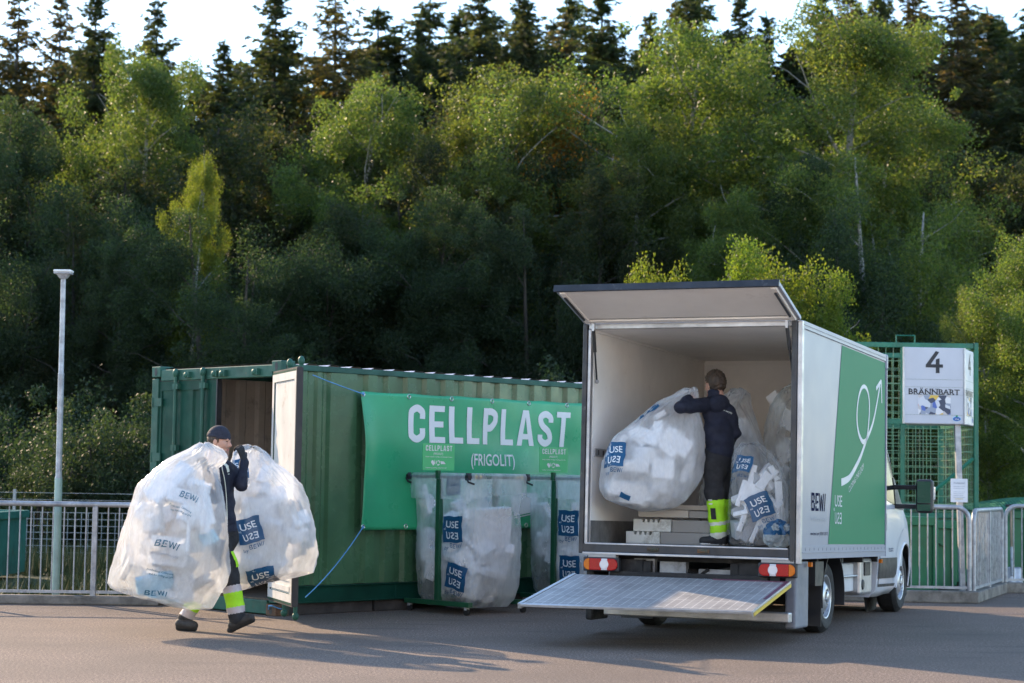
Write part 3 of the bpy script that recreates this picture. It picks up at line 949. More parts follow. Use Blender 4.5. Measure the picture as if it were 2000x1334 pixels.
def cut_grid(items, step=.06):
    """cuts flat lettering into small pieces so it can follow a curved surface"""
    bm = bmesh.new()
    for v, f in items:
        vv = [bm.verts.new((a, b, 0)) for a, b in v]
        for q in f:
            try: bm.faces.new([vv[i] for i in q])
            except ValueError: pass
    if not bm.faces:
        return np.zeros((0, 2)), []
    xs = [v.co.x for v in bm.verts]; ys = [v.co.y for v in bm.verts]
    for lo, hi, n in ((min(xs), max(xs), (1, 0, 0)), (min(ys), max(ys), (0, 1, 0))):
        k = int((hi - lo) / step)
        for i in range(1, k + 1):
            c = lo + i * (hi - lo) / (k + 1)
            bmesh.ops.bisect_plane(bm, geom=bm.verts[:] + bm.edges[:] + bm.faces[:], dist=1e-6, plane_co=(c * n[0], c * n[1], 0), plane_no=n)
    bm.verts.index_update()
    V = np.array([v.co[:2] for v in bm.verts]); F = [[v.index for v in f.verts] for f in bm.faces]
    bm.free()
    return V, F


def condensed(txt, x0, y0, W, h):
    """heavy condensed capitals; every letter is built from strokes"""
    t = .19 * h; w = .60 * h
    wd = {'C': w, 'E': .54 * h, 'L': .50 * h, 'P': w, 'A': .68 * h, 'S': w, 'T': .58 * h}
    gap = (W - sum(wd[c] for c in txt)) / (len(txt) - 1)
    out = []; x = x0
    def R(a, b, c, d): return [(x + a, y0 + b), (x + c, y0 + b), (x + c, y0 + d), (x + a, y0 + d)]
    for c in txt:
        q = wd[c]; P = []
        if c == 'L': P = [R(0, 0, t, h), R(t, 0, q, t * .85)]
        elif c == 'E': P = [R(0, 0, t, h), R(t, 0, q, t * .85), R(t, h - t * .85, q, h), R(t, h * .5 - t * .42, q * .92, h * .5 + t * .42)]
        elif c == 'T': P = [R(0, h - t * .85, q, h), R(q / 2 - t / 2, 0, q / 2 + t / 2, h - t * .85)]
        elif c == 'A':
            P = [[(x, y0), (x + t * 1.02, y0), (x + q * .5, y0 + h * .80), (x + q * .5, y0 + h), (x + q * .5 - t * .58, y0 + h)],
                 [(x + q - t * 1.02, y0), (x + q, y0), (x + q * .5 + t * .58, y0 + h), (x + q * .5, y0 + h), (x + q * .5, y0 + h * .80)], R(q * .28, h * .18, q * .72, h * .18 + t * .8)]
        if P: out.append(strokes(P))
        if c == 'P':
            out.append(strokes([R(0, 0, t, h)]))
            out.append(ribbon(smooth_path([(x + t, y0 + h - t / 2), (x + q * .55, y0 + h - t / 2), (x + q - t * .6, y0 + h - t * .9), (x + q - t / 2, y0 + h * .71), (x + q - t * .6, y0 + h * .45 + t * .9), (x + q * .55, y0 + h * .45 + t * .1), (x + t, y0 + h * .45)], 5), [t]))
        if c == 'C':
            out.append(ribbon(smooth_path([(x + q - t / 2, y0 + h * .63), (x + q - t / 2, y0 + h * .78), (x + q - t * .75, y0 + h - t * .8), (x + q / 2, y0 + h - t * .45), (x + t * .75, y0 + h - t * .8), (x + t / 2, y0 + h * .75), (x + t / 2, y0 + h * .25), (x + t * .75, y0 + t * .8), (x + q / 2, y0 + t * .45), (x + q - t * .75, y0 + t * .8), (x + q - t / 2, y0 + h * .22), (x + q - t / 2, y0 + h * .38)], 5), [t]))
        if c == 'S':
            out.append(ribbon(smooth_path([(x + q - t / 2, y0 + h * .68), (x + q - t * .6, y0 + h * .82), (x + q / 2, y0 + h - t * .45), (x + t * .6, y0 + h * .84), (x + t * .55, y0 + h * .70), (x + q * .32, y0 + h * .57), (x + q * .68, y0 + h * .43), (x + q - t * .55, y0 + h * .29), (x + q - t * .6, y0 + h * .16), (x + q / 2, y0 + t * .45), (x + t * .6, y0 + h * .18), (x + t / 2, y0 + h * .33)], 5), [t]))
        x += q + gap
    return out


def on_banner(items, name):
    V, F = cut_grid(items, .05)
    mb = MB().add([banner_uv(a, b, .008) for a, b in V], F)
    return mb.build(name, M_white, _bt)
on_banner(condensed('CELLPLAST', 1.685, 1.800, 2.53, .405), 'headline')
on_banner([word('(FRIGOLIT)', 2.945, 1.565, .135, w=.71, bold=.012)], 'lettering')
on_banner([word('Endast Cellplast, vid frågor kontakta personalen', 2.945, 1.40, .072, w=1.75, bold=.008)], 'lettering')
on_banner([strokes([[(3.30, 1.00), (3.72, 1.06), (3.66, 1.26), (3.38, 1.27), (3.22, 1.22)], [(3.28, .97), (3.70, 1.03), (3.705, 1.045), (3.285, .985)],
                    [(3.05, 1.20), (2.92, 1.0), (2.75, .98), (2.70, 1.12), (2.80, 1.25)]])], 'pictogram')
M_grom = mat('grommet_metal', (.6, .58, .52), .3, metal=.9)
for i in range(7):
    u = U0 + .03 + (U1 - U0 - .06) * i / 6
    for v in (V0 + .035, V1 - .035):
        MB().lathe([(.016, .006), (.022, .010), (.028, .006)], Matrix.Translation((bsurf(u, v), u, v)) @ Matrix.Rotation(pi / 2, 4, 'Y'), 12).build('grommet', M_grom, _bt)

M_rope = mat('blue_rope', (.12, .34, .60), .6, var=.15, vscale=40)
def rope(pts, label, sag=.02):
    p = [np.array(q, float) for q in pts]
    out = []
    for i in range(len(p) - 1):
        for t in np.linspace(0, 1, 10, endpoint=False):
            q = p[i] + (p[i + 1] - p[i]) * t; q = q - np.array([0, 0, sag * 4 * t * (1 - t)]); out.append(q)
    out.append(p[-1])
    o0 = out[0]
    mb = MB().tube([q - o0 for q in out], .0065, 6)
    mb.ball(out[-1] - o0, .018)
    o = mb.build('rope', M_rope, None, smooth=60); o.location = o0
    return tag(o, label, 'rope', 'ropes that tie the banner')
_free = cw(1.06, -.50, 0)
rope([cw(.92, -.33, 2.34) + np.array([0, 0, .06]), cw(*banner_uv(U0 + .02, V1 - .03, .012))], 'thin blue rope from the top of the open door to the banner corner', .006)
rope([cw(1.09, -.50, .27), cw(*banner_uv(U0 + .02, V0 + .03, .012))], 'blue rope slanting from the bottom of the open door up to the banner corner', .05)
_rk = [cw(-.10, -.012, .065), cw(-.06, -.04, .105), cw(.0, -.05, .11), cw(.012, .03, .08), cw(.012, .09, .065)]
rope(_rk, 'short blue rope loop through the holes of the lower corner casting', 0)
# ------------------------------------------------------------------ box truck
T_ROT = yaw_rot(.4009938, -.023652, 0)
T_ORG = np.array([1.6205, 17.5433, .752])
def tw(x, y, z): return T_ORG + T_ROT @ np.array([x, y, z])
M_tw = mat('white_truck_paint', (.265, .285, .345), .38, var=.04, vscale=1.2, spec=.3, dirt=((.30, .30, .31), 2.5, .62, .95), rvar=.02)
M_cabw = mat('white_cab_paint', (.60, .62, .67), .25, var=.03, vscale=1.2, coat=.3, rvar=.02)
M_tgraph = mat('truck_green_film', (.020, .200, .088), .55, var=.02, spec=.18, rvar=0)
M_tnavy = mat('navy_print', (.006, .009, .040), .8, var=.02, spec=.05, rvar=0)
M_tgrey = mat('grey_print', (.36, .38, .42), .5, var=.02)
M_tfilmw = mat('white_film', (.52, .56, .60), .45, var=.02)
M_tin = mat('box_lining', (.89, .85, .80), .5, var=.05, vscale=1.6, dirt=((.50, .46, .40), 2.3, .6, .9))
M_tfloor = mat('box_floor', (.065, .060, .058), .6, var=.3, vscale=5)
M_tkick = mat('kick_plate_metal', (.28, .27, .26), .5, metal=.4, var=.25, vscale=5)
M_alu = mat('dull_aluminium', (.48, .48, .49), .42, metal=.75, var=.18, vscale=4)
M_tframe = mat('dark_rear_frame', (.028, .030, .036), .4, var=.35, vscale=4, dirt=((.13, .13, .13), 7, .6, .75))
M_tblack = mat('black_plastic', (.016, .017, .020), .5, var=.25)
M_tchas = mat('chassis_black', (.014, .014, .015), .7, var=.4, vscale=6, dirt=((.07, .06, .05), 6, .55, .8))
M_tyre = mat('tyre_rubber', (.014, .014, .015), .75, var=.3, vscale=8, bump=.15, bscale=60)
M_rim = mat('silver_wheel', (.50, .51, .53), .35, metal=.65, var=.12, vscale=8)
M_glass = mat('dark_window_glass', (.012, .016, .018), .15, var=.05, spec=.06, rvar=0)
M_red = mat('red_lens', (.40, .004, .007), .2, var=.1, spec=.3, vscale=30)
M_amber = mat('amber_lens', (.62, .15, .006), .2, var=.1, spec=.3, vscale=30)
M_clear = mat('clear_lens', (.62, .60, .62), .12, var=.05, coat=.6)
M_yellow = mat('yellow_tape', (.60, .42, .03), .5, var=.15)

_tM = Matrix(T_ROT.tolist())
_tb = tw(0, 2.6, 0); _tb[2] = 0
truck = thing('box_truck', _tb, _tM, 'white and green box truck parked with rear hatch up and tail lift lowered', 'truck')
_toff = Vector(_tM.transposed() @ Vector(T_ORG - _tb))     # rear sill point in the frame of the root
TM = Matrix.Translation(_toff)
def TB(): return MB(TM)
W2, BH, BL = 1.04, 2.135, 3.61
# box shell: outer panels and their lining
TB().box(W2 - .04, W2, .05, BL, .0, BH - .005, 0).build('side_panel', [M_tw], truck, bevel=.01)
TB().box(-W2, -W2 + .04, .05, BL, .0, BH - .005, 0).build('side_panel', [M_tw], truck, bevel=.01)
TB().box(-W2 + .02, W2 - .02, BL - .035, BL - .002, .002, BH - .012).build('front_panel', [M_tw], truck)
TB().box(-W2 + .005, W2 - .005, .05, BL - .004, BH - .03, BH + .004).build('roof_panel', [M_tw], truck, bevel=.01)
TB().box(-W2 + .05, W2 - .05, .06, BL - .052, .03, .092).build('floor', [M_tfloor], truck)
lin = TB()
lin.box(-.990, -.965, .065, 3.565, .05, 2.100).box(.965, .990, .065, 3.565, .05, 2.100).box(-.985, .985, 3.548, 3.570, .045, 2.101)
lin.box(-.984, .984, .062, 3.572, 2.084, 2.104)
lin.box(-.963, .963, 3.515, 3.546, 2.05, 2.083).box(-.964, -.945, .06, 3.51, 2.062, 2.083).box(-.950, -.93, 3.525, 3.546, .1, 2.05)
lin.build('lining', M_tin, truck)
TB().box(-.9645, -.960, .06, 3.54, .094, .30).build('kick_plate', M_tkick, truck)
TB().box(.960, .9645, .06, 3.54, .094, .30).build('kick_plate', M_tkick, truck)
lr = TB().box(-.9645, -.955, .12, 3.54, .90, .975)
lr.build('lashing_rail', M_alu, truck)
sl = TB()
for i in range(26): sl.box(-.9545, -.9525, .20 + i * .125, .225 + i * .125, .915, .96)
sl.build('lashing_slot', M_tblack, truck)
# top and bottom trims on the outside
tr_ = TB().box(W2 + .001, W2 + .012, .06, BL - .03, 2.068, BH + .002).box(W2 + .001, W2 + .010, .06, BL - .02, .0, .118).box(W2 + .010, W2 + .016, .06, BL - .02, .055, .062).box(W2 + .012, W2 + .017, .06, BL - .03, 2.10, 2.108)
tr_.box(W2 + .001, W2 + .014, BL - .022, BL + .012, -.0, 1.98)
for i in range(22): tr_.box(W2 + .0101, W2 + .0125, .18 + i * .16, .186 + i * .16, .075, .10)
tr_.build('edge_trim', M_tw, truck, bevel=.003)
TB().box(W2 - .05, W2 + .020, BL - .05, BL + .03, 1.98, BH + .012).build('corner_cap', M_tw, truck, bevel=.02)
# rear frame
TB().box(W2 - .085, W2 - .035, -.02, .06, -.03, BH, 0).box(W2 - .034, W2 + .012, -.005, .062, -.045, BH + .002, 1).build('rear_frame', [M_tframe, M_alu], truck, bevel=.008)
TB().box(-W2 - .010, -W2 + .035, -.02, .06, -.005, BH, 0).box(-W2 + .036, -W2 + .07, -.005, .06, .06, BH - .05, 1).build('rear_frame', [M_tframe, M_alu], truck, bevel=.008)
sil = TB().box(-W2 + .03, W2 - .09, -.015, .06, .012, .09, 0).box(-W2 + .03, W2 - .09, -.022, .055, -.012, .010, 1).box(-W2 + .05, W2 - .10, -.018, .02, .080, .096, 1)
sil.build('rear_sill', [M_tframe, M_alu], truck, bevel=.004)
for x in (-.32, .16): TB().box(x - .055, x + .055, -.026, -.014, .03, .065).ball((x, -.028, .048), (.05, .012, .02)).build('sill_latch', M_rustpaint, truck)
TB().box(-W2 + .04, W2 - .09, .0, .06, 2.085, BH + .003).build('rear_header', M_alu, truck, bevel=.006)
# hatch, gas struts
hl = .80; ha = math.atan2(.225, .77)
HM = TM @ Matrix.Translation((0, -.02, 2.128)) @ Matrix.Rotation(-ha, 4, 'X')
hb = MB(HM).box(-W2, W2, -hl, -.0, .006, .045, 0)
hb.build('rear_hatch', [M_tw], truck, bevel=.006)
hu = MB(HM).box(-W2 + .03, W2 - .03, -hl + .03, -.03, .0005, .0055, 0)
hu.box(-W2 + .035, -W2 + .085, -hl + .04, -.04, -.012, .0, 0).box(W2 - .085, W2 - .035, -hl + .04, -.04, -.012, .0, 0).box(-W2 + .09, W2 - .09, -.10, -.045, -.010, .0, 0)
hu.build('hatch_lining', [M_tin], truck)
hs = MB(HM).box(-W2 - .004, W2 + .004, -hl - .022, -hl, -.012, .050).box(-W2 + .1, W2 - .1, -.132, -.128, -.0025, .0)
hs.tube([(-W2 + .06, -hl + .12, -.02), (-W2 + .06, -.16, -.02)], .012, 8).tube([(W2 - .06, -hl + .12, -.02), (W2 - .06, -.16, -.02)], .012, 8)
hs.build('hatch_seal', M_tframe, truck)
for sx in (-1, 1):
    br = (sx * .925, -.07, 2.075); lo = (sx * .945, .10, 1.60)
    s = TB().tube([br, (sx * .933, .0, 1.87)], .017, 8, 0).tube([(sx * .933, .0, 1.87), lo], .009, 8, 0).ball(lo, .022, None, 8, 1).box(min(br[0] - .012, br[0] + .012), max(br[0] - .012, br[0] + .012), -.09, -.05, 2.06, 2.13, 1)
    s.build('gas_strut', [M_tblack, M_alu], truck)

# ---- graphics on the right side; (u, v) = (y, z) in the truck frame
def tsd(off): return lambda u, v: tuple(TM @ Vector((W2 + off, u, v)))
flat_part('green_panel', [strokes([[(1.073, .132), (3.585, .126), (3.548, 2.052), (1.56, 2.054)]])], tsd(.003), M_tgraph, truck)
lp = smooth_path([(1.569, .726), (1.74, .748), (1.958, .797), (2.312, .961), (2.494, 1.072), (2.677, 1.21), (2.745, 1.33), (2.785, 1.50), (2.755, 1.63), (2.66, 1.705), (2.53, 1.725), (2.40, 1.69),
                  (2.29, 1.60), (2.225, 1.47), (2.225, 1.345), (2.31, 1.235), (2.467, 1.165), (2.60, 1.172), (2.70, 1.215), (2.85, 1.30), (2.98, 1.40), (3.12, 1.565), (3.22, 1.70), (3.295, 1.80)], 6)
flat_part('loop_arrow', [ribbon(lp, [.075, .060, .045, .040, .040, .042, .05, .05, .042, .040]), ribbon([(3.10, 1.742), (3.345, 1.842)], [.045, .045]), ribbon([(3.345, 1.852), (3.385, 1.61)], [.04, .03])], tsd(.006), M_tfilmw, truck)
ang = math.atan2(.906 - .67, 2.476 - 1.896)
flat_part('lettering', [word('CLOSING THE LOOP', 1.90, .63, .062, w=.70, rot=ang, align='l')], tsd(.006), M_tfilmw, truck)
for _it in ([word('USE', 1.46, .490, .115, w=.30, bold=.004)], usq(1.46, .325, .115, .30), [word('RE', 1.29, .447, .03, w=.055)]):
    flat_part('lettering', _it, tsd(.006), M_tfilmw, truck)


flat_part('lettering', [bewi(.69, .437, .165, .54)], tsd(.004), M_tnavy, truck)
flat_part('lettering', [word('for a better everyday', .70, .345, .050, w=.56)], tsd(.004), M_tgrey, truck)
flat_part('lettering', [word('www.bewi.com | 0708 15 29 75', .715, .215, .032, w=.66, bold=.008)], tsd(.004), M_tnavy, truck)

# ---- chassis, mudguards, wheels
ch = TB()
for x in (-.42, .42): ch.box(x - .04, x + .04, .1, 5.2, -.20, -.06)
for y in (.25, .9, 1.9, 2.8, 3.5): ch.box(-.98, .98, y, y + .06, -.06, -.005)
ch.box(-.78, .78, 1.40, 1.60, -.46, -.33).tube([(-.8, 1.5, -.376), (.8, 1.5, -.376)], .06, 10).ball((0, 1.5, -.376), (.16, .16, .15))
ch.box(-.7, -.45, .1, .35, -.30, -.05).box(.45, .65, .1, .35, -.34, -.05).box(-.75, .75, .02, .12, -.22, -.16)
ch.tube([(-.5, .3, -.2), (-.2, .25, -.12), (.1, .3, -.16), (.4, .26, -.1)], .022, 6).tube([(-.1, .2, -.1), (.02, .22, -.2), (.15, .2, -.12)], .018, 6)
ch.box(-.30, .25, .45, 1.1, -.36, -.16)
ch.build('chassis', M_tchas, truck)
ul = TB().box(-.30, -.05, .13, .22, -.22, -.06).box(.05, .5, .2, .3, -.22, -.12).box(-.56, -.36, .16, .24, -.26, -.04)
ul.tube([(-.62, .12, -.19), (.6, .12, -.19)], .03, 8)
ul.build('lift_frame', mat('grey_lift_parts', (.30, .31, .32), .5, var=.3, vscale=6, dirt=((.05, .045, .04), 5, .5, .7)), truck, smooth=35)
TB().box(.90, 1.00, .06, .52, -.62, -.02).build('rear_corner_plate', mat('grey_chassis_paint', (.17, .18, .21), .5, var=.2), truck, bevel=.02)
TB().box(-1.0, -.92, .06, .48, -.62, -.02).build('rear_corner_plate', M_tchas, truck, bevel=.02)


def wheel(x, y, z, side, dual=False):
    R = .342; w = .215
    s = 1 if side > 0 else -1
    M = TM @ Matrix.Translation((x, y, z)) @ Matrix.Rotation(s * pi / 2, 4, 'Y')   # local +z points outwards
    root = thing('wheel'); root.parent = truck; root.matrix_local = Matrix.Identity(4)
    t = MB()
    t.lathe([(.205, -w + .0), (.30, -w - .004), (R - .02, -w + .012), (R, -w + .04), (R + .001, -w / 2), (R, -.04), (R - .02, -.012), (.30, .004), (.26, .006), (.212, -.008), (.205, -.03), (.205, -w + .03)], M, 40, close=True)
    for g in (-w * .3, -w * .5, -w * .7):
        pass
    t.build('tyre', M_tyre, root, smooth=30)
    r = MB()
    r.lathe([(.212, -.010), (.206, -.004), (.195, -.008), (.188, -.030), (.180, -.045), (.130, -.022), (.115, -.006), (.085, .004), (.075, .004), (.07, -.01), (.0, -.01)], M, 40)
    r.lathe([(.05, -.01), (.05, .012), (.035, .02), (.0, .02)], M, 20)
    for i in range(5):
        a = 2 * pi * i / 5; r.ball((.062 * cos(a), .062 * sin(a), .006), (.012, .012, .012), M, 8)
    r.build('rim', M_rim, root, smooth=30)
    h = MB()
    for i in range(12):
        a = 2 * pi * i / 12
        c = Vector((.158 * cos(a), .158 * sin(a), -.0305))
        e1 = Vector((cos(a), sin(a), -.35)).normalized() * .016; e2 = Vector((-sin(a), cos(a), 0)) * .021
        h.add([M @ (c + e1 * cos(t_) + e2 * sin(t_)) for t_ in np.linspace(0, 2 * pi, 11)[:-1]], [tuple(range(10))])
    h.build('rim_hole', M_tchas, root)
    return root
RY, FY = 1.50, 4.96
zr = .342 - (T_ORG[2] + RY * sin(-.023652)); zf = .342 - (T_ORG[2] + FY * sin(-.023652))
wheel(.93, RY, zr, 1); wheel(-.93, RY, zr, -1); wheel(.935, FY, zf, 1); wheel(-.935, FY, zf, -1)
# rear mudguards: half rings plus flaps
def mudguard(sx):
    m = TB(); R0 = .44
    xs = (sx * .66, sx * 1.0)
    prev = None
    n = 18
    vs = []
    for i in range(n + 1):
        a = radians(-12 + (180 + 24) * i / n)
        for rr in (R0, R0 + .012):
            for x in xs: vs.append((x, RY + rr * cos(a), zr + rr * sin(a) * .98))
    fs = []
    for i in range(n):
        b = i * 4; c = b + 4
        fs += [(b, b + 1, c + 1, c), (b + 2, c + 2, c + 3, b + 3), (b + 1, b + 3, c + 3, c + 1), (b, c, c + 2, b + 2)]
    m.add(vs, fs)
    x0, x1 = min(xs), max(xs)
    m.box(x0 + .01, x1 - .01, RY - R0 - .03, RY - R0 - .015, zr - .26, zr + .14)      # flap
    m.box(x0, x1 - .005, RY - .72, RY - .40, zr + .12, -.03) if sx > 0 else None
    m.build('mudguard', M_tblack, truck, smooth=40)
mudguard(1); mudguard(-1)
# tank and side parts between the axles
tk = TB().box(.62, .86, 2.12, 2.95, -.36, -.07, 0)
tk.build('tool_box', mat('light_grey_box', (.52, .53, .55), .5, var=.12), truck, bevel=.015)
sp = TB().box(.70, .93, 2.95, 3.50, -.40, -.02, 0)
sp.build('fuel_tank', M_alu, truck, bevel=.03)
fl = TB().box(.931, .945, 3.10, 3.36, -.20, -.06, 0).lathe([(.0, .012), (.05, .012), (.055, 0)], TM @ Matrix.Translation((.93, 3.05, -.29)) @ Matrix.Rotation(pi / 2, 4, 'Y'), 14)
fl.build('filler_cap', M_tblack, truck, bevel=.008)
TB().tube([(.88, 2.05, -.20), (.90, 3.55, -.20)], .012, 8).tube([(.9, 2.25, -.20), (.88, 2.3, -.34)], .014, 6).build('side_guard', M_alu, truck)
for y in (.40, 3.40):
    TB().box(W2 - .02, W2 + .012, y, y + .055, -.07, -.03).build('side_marker', M_amber, truck)

# ---- tail lights
def taillight(x0, x1, amber_left):
    z0, z1, y = -.155, -.048, -.03
    t = thing('tail_light'); t.parent = truck; t.matrix_local = Matrix.Identity(4)
    n = x1 - x0
    segs = [(0, .17, M_amber), (.17, .52, M_red), (.52, .70, M_clear), (.70, 1.0, M_red)]
    if not amber_left: segs = [(1 - b, 1 - a, m) for a, b, m in segs]
    TB().box(x0 - .012, x1 + .012, y, y + .06, z0 - .012, z1 + .012).build('housing', M_tblack, t, bevel=.012)
    def oval(a, b):  # rounded outline slice between fractions a and b
        out = []
        for s_ in (1, -1):
            for k_ in range(9):
                f_ = a + (b - a) * k_ / 8 if s_ > 0 else b - (b - a) * k_ / 8
                ex = min(f_, 1 - f_) * n
                hh = 1.0 if ex > .05 else math.sqrt(max(.05, 1 - ((.05 - ex) / .052) ** 2))
                out.append((x0 + f_ * n, (z0 + z1) / 2 + s_ * hh * (z1 - z0) / 2))
        return out
    for a, b, m in segs:
        q = TB(); q.prism(oval(a, b), lambda u, v: (u, y - .018, v), lambda u, v: (u, y, v))
        q.build('lens', m, t, bevel=.006)
    a, b = [(s[0], s[1]) for s in segs if s[2] is M_clear][0]
    cx = x0 + n * (a + b) / 2
    q = TB(); q.lathe([(.0, .022), (.040, .022), (.046, .016)], TM @ Matrix.Translation((cx, y, (z0 + z1) / 2)) @ Matrix.Rotation(pi / 2, 4, 'X'), 20)
    q.build('reversing_lamp', M_clear, t, smooth=30)
taillight(-.985, -.655, True); taillight(.685, 1.015, False)
M_lbr = mat('grey_bracket', (.36, .34, .31), .6)
TB().box(-.95, -.68, -.02, .06, -.046, -.012).build('light_bracket', M_lbr, truck)
TB().box(.70, 1.0, -.02, .06, -.046, -.012).build('light_bracket', M_lbr, truck)

# ---- tail lift
def lift_mat():
    k = NT('lift_deck_metal')
    v = k.obj()
    br = k.n('TexBrick'); br.offset = 0; br.inputs['Scale'].default_value = 1
    br.inputs['Brick Width'].default_value = .078; br.inputs['Row Height'].default_value = .30; br.inputs['Mortar Size'].default_value = .0045
    br.inputs['Color1'].default_value = (.29, .28, .27, 1); br.inputs['Color2'].default_value = (.33, .32, .31, 1); br.inputs['Mortar'].default_value = (.55, .53, .51, 1)
    k.l(v, br.inputs['Vector'])
    c = k.mix(k.ramp(k.noise(3.5, 8, .75, v), [(.46, 0.0), (.72, .75)]), br.outputs['Color'], (.15, .145, .145))
    sc = k.noise(2.2, 6, .7, v, stretch=(1, 9, 1))
    c = k.mix(k.ramp(sc, [(.60, 0.0), (.70, .5)]), c, (.33, .32, .31))
    k.l(c, k.b.inputs['Base Color'])
    k.b.inputs['Roughness'].default_value = .55; k.b.inputs['Metallic'].default_value = .0
    return k.mat
M_lift = lift_mat()
LL = 1.33; la = math.atan2(.235, 1.31)
lift_root = thing('tail_lift'); lift_root.parent = truck
lift_root.matrix_local = TM @ Matrix.Translation((-.03, -.05, -.20)) @ Matrix.Rotation(la, 4, 'X')
lm = MB().hexa([(-1.02, -LL, -.012), (1.0, -LL + .09, -.012), (1.0, 0, -.035), (-1.02, 0, -.035), (-1.02, -LL, .0), (1.0, -LL + .09, .0), (1.0, 0, .0), (-1.02, 0, .0)])
lm.build('platform', M_lift, lift_root)
le = MB().hexa([(-1.035, -LL - .02, -.02), (1.01, -LL + .07, -.02), (1.01, -LL + .105, -.015), (-1.035, -LL + .015, -.015), (-1.035, -LL - .02, .004), (1.01, -LL + .07, .004), (1.01, -LL + .105, .006), (-1.035, -LL + .015, .006)])
le.box(-1.06, -1.022, -LL, 0, -.04, .008).box(1.002, 1.014, -LL + .08, 0, -.045, .008)
le.build('platform_edge', M_alu, lift_root, bevel=.003)
MB().box(1.0145, 1.020, -LL + .10, -.02, -.042, -.012).build('reflective_tape', M_yellow, lift_root)
M_plum = mat('worn_red_edge', (.16, .06, .09), .6)
MB().box(.965, 1.0, -.75, -.036, .001, .004).box(.3, 1.0, -.035, -.012, .001, .006).build('warning_strip', M_plum, lift_root)
for x in (-.45, .45):
    TB().tube([(x, .22, -.45), (x, -.08, -.27)], .035, 8).tube([(x * .8, .3, -.3), (x * .8, -.06, -.29)], .028, 8).build('lift_arm', M_tchas, truck)
TB().box(-.76, .98, -.10, .02, -.56, -.47).build('underrun_bar', M_alu, truck, bevel=.012)

# ---- cab
SECT = [  # y, half width, z bottom, z belt, z top, half width at top
    (3.64, .96, -.44, .62, 1.52, .88), (3.95, .985, -.44, .60, 1.50, .88), (4.25, .99, -.42, .57, 1.34, .88), (4.50, .99, -.42, .55, 1.10, .89), (4.74, .99, -.42, .53, .85, .89), (4.95, .985, -.42, .48, .64, .87),
    (5.15, .98, -.42, .38, .48, .84), (5.35, .955, -.44, .28, .36, .78), (5.58, .90, -.46, .10, .20, .72), (5.72, .80, -.46, -.10, -.04, .62)]
def cab_section(q):
    y, hw, zb, zm, zt, tw_ = q
    half = [(.0, zb), (hw * .9, zb), (hw * .975, zb + .08), (hw, zb + .3), (hw * 1.0, zb + (zm - zb) * .75), (hw * .985, zm)]
    for t in (.25, .5, .75, .92): half.append((hw * .985 + (tw_ - hw * .985) * t ** 1.35, zm + (zt - zm) * t))
    half += [(tw_ * .93, zt - .004), (tw_ * .6, zt + .02), (0, zt + .03)]
    return half
cab = TB()
ring0 = len(cab_section(SECT[0]))
vs = []
def interp_sect(t):
    i = min(int(t), len(SECT) - 2); f = t - i
    return tuple(a + (b - a) * f for a, b in zip(SECT[i], SECT[i + 1]))
ts = np.linspace(0, len(SECT) - 1, 33)
rows = []
for t in ts:
    q = interp_sect(t); h = cab_section(q)
    row = [(x, q[0], z) for x, z in h] + [(-x, q[0], z) for x, z in reversed(h[1:-1])]
    rows.append(row)
N = len(rows[0])
# wheel arch: pull nothing, cut by skipping faces whose centre lies in the arch circle
fs = []
AR = .415
for r in rows: vs += r
for i in range(len(rows) - 1):
    for j in range(N):
        a, b, c, d = i * N + j, i * N + (j + 1) % N, (i + 1) * N + (j + 1) % N, (i + 1) * N + j
        cen = sum((Vector(vs[k]) for k in (a, b, c, d)), Vector()) / 4
        if abs(cen.x) > .55 and (cen.y - FY) ** 2 + (cen.z - zf) ** 2 < AR ** 2: continue
        fs.append((a, d, c, b))
fs.append(tuple(range(N))); fs.append(tuple((len(rows) - 1) * N + j for j in reversed(range(N))))
cab.add(vs, fs)
cab.build('cab_body', M_cabw, truck, smooth=50)
def side_x(y, z):
    t = np.interp(y, [s[0] for s in SECT], range(len(SECT)))
    h = cab_section(interp_sect(t)); zs = [p[1] for p in h[2:11]]; xs = [p[0] for p in h[2:11]]
    return float(np.interp(z, zs, xs))
def cab_side(u, v, off=.006): return (side_x(u, v) + off, u, v)
def curved(name, poly, m, off, step=.07, sides=(1, -1)):
    V, F = cut_grid([strokes([poly])], step)
    for s in sides:
        mb = TB().add([(s * (side_x(a, b) + off), a, b) for a, b in V], F)
        mb.build(name, m, truck, smooth=50)
curved('side_window', [(3.72, .66), (4.0, .60), (4.40, .55), (4.74, .53), (4.82, .60), (4.58, .86), (4.30, 1.15), (4.10, 1.30), (3.72, 1.36)], M_glass, .005)
curved('door_gap', [(3.70, -.33), (4.44, -.33), (4.46, -.30), (3.72, -.30)], M_tblack, .004, .05, (1,))
curved('door_gap', [(3.695, -.33), (3.712, -.33), (3.715, .62), (3.70, .62)], M_tblack, .004, .05, (1,))
curved('rub_strip', [(3.66, -.24), (4.36, -.24), (4.44, -.20), (4.44, -.02), (3.70, -.02), (3.66, -.05)], M_tblack, .012, .05)
curved('mirror_base', [(4.42, .52), (4.86, .50), (4.80, .60), (4.56, .84), (4.42, .86)], M_tblack, .012, .05)
for s in (1, -1):
    TB().box(s * .99 - .02, s * .99 + .02, 3.80, 3.87, .26, .46).build('door_handle', M_tblack, truck, bevel=.015)
flat_part('lettering', [word('DUCATO', 4.16, .045, .04, w=.22)], lambda u, v: tuple(TM @ Vector(cab_side(u, v, .006))), M_tnavy, truck)
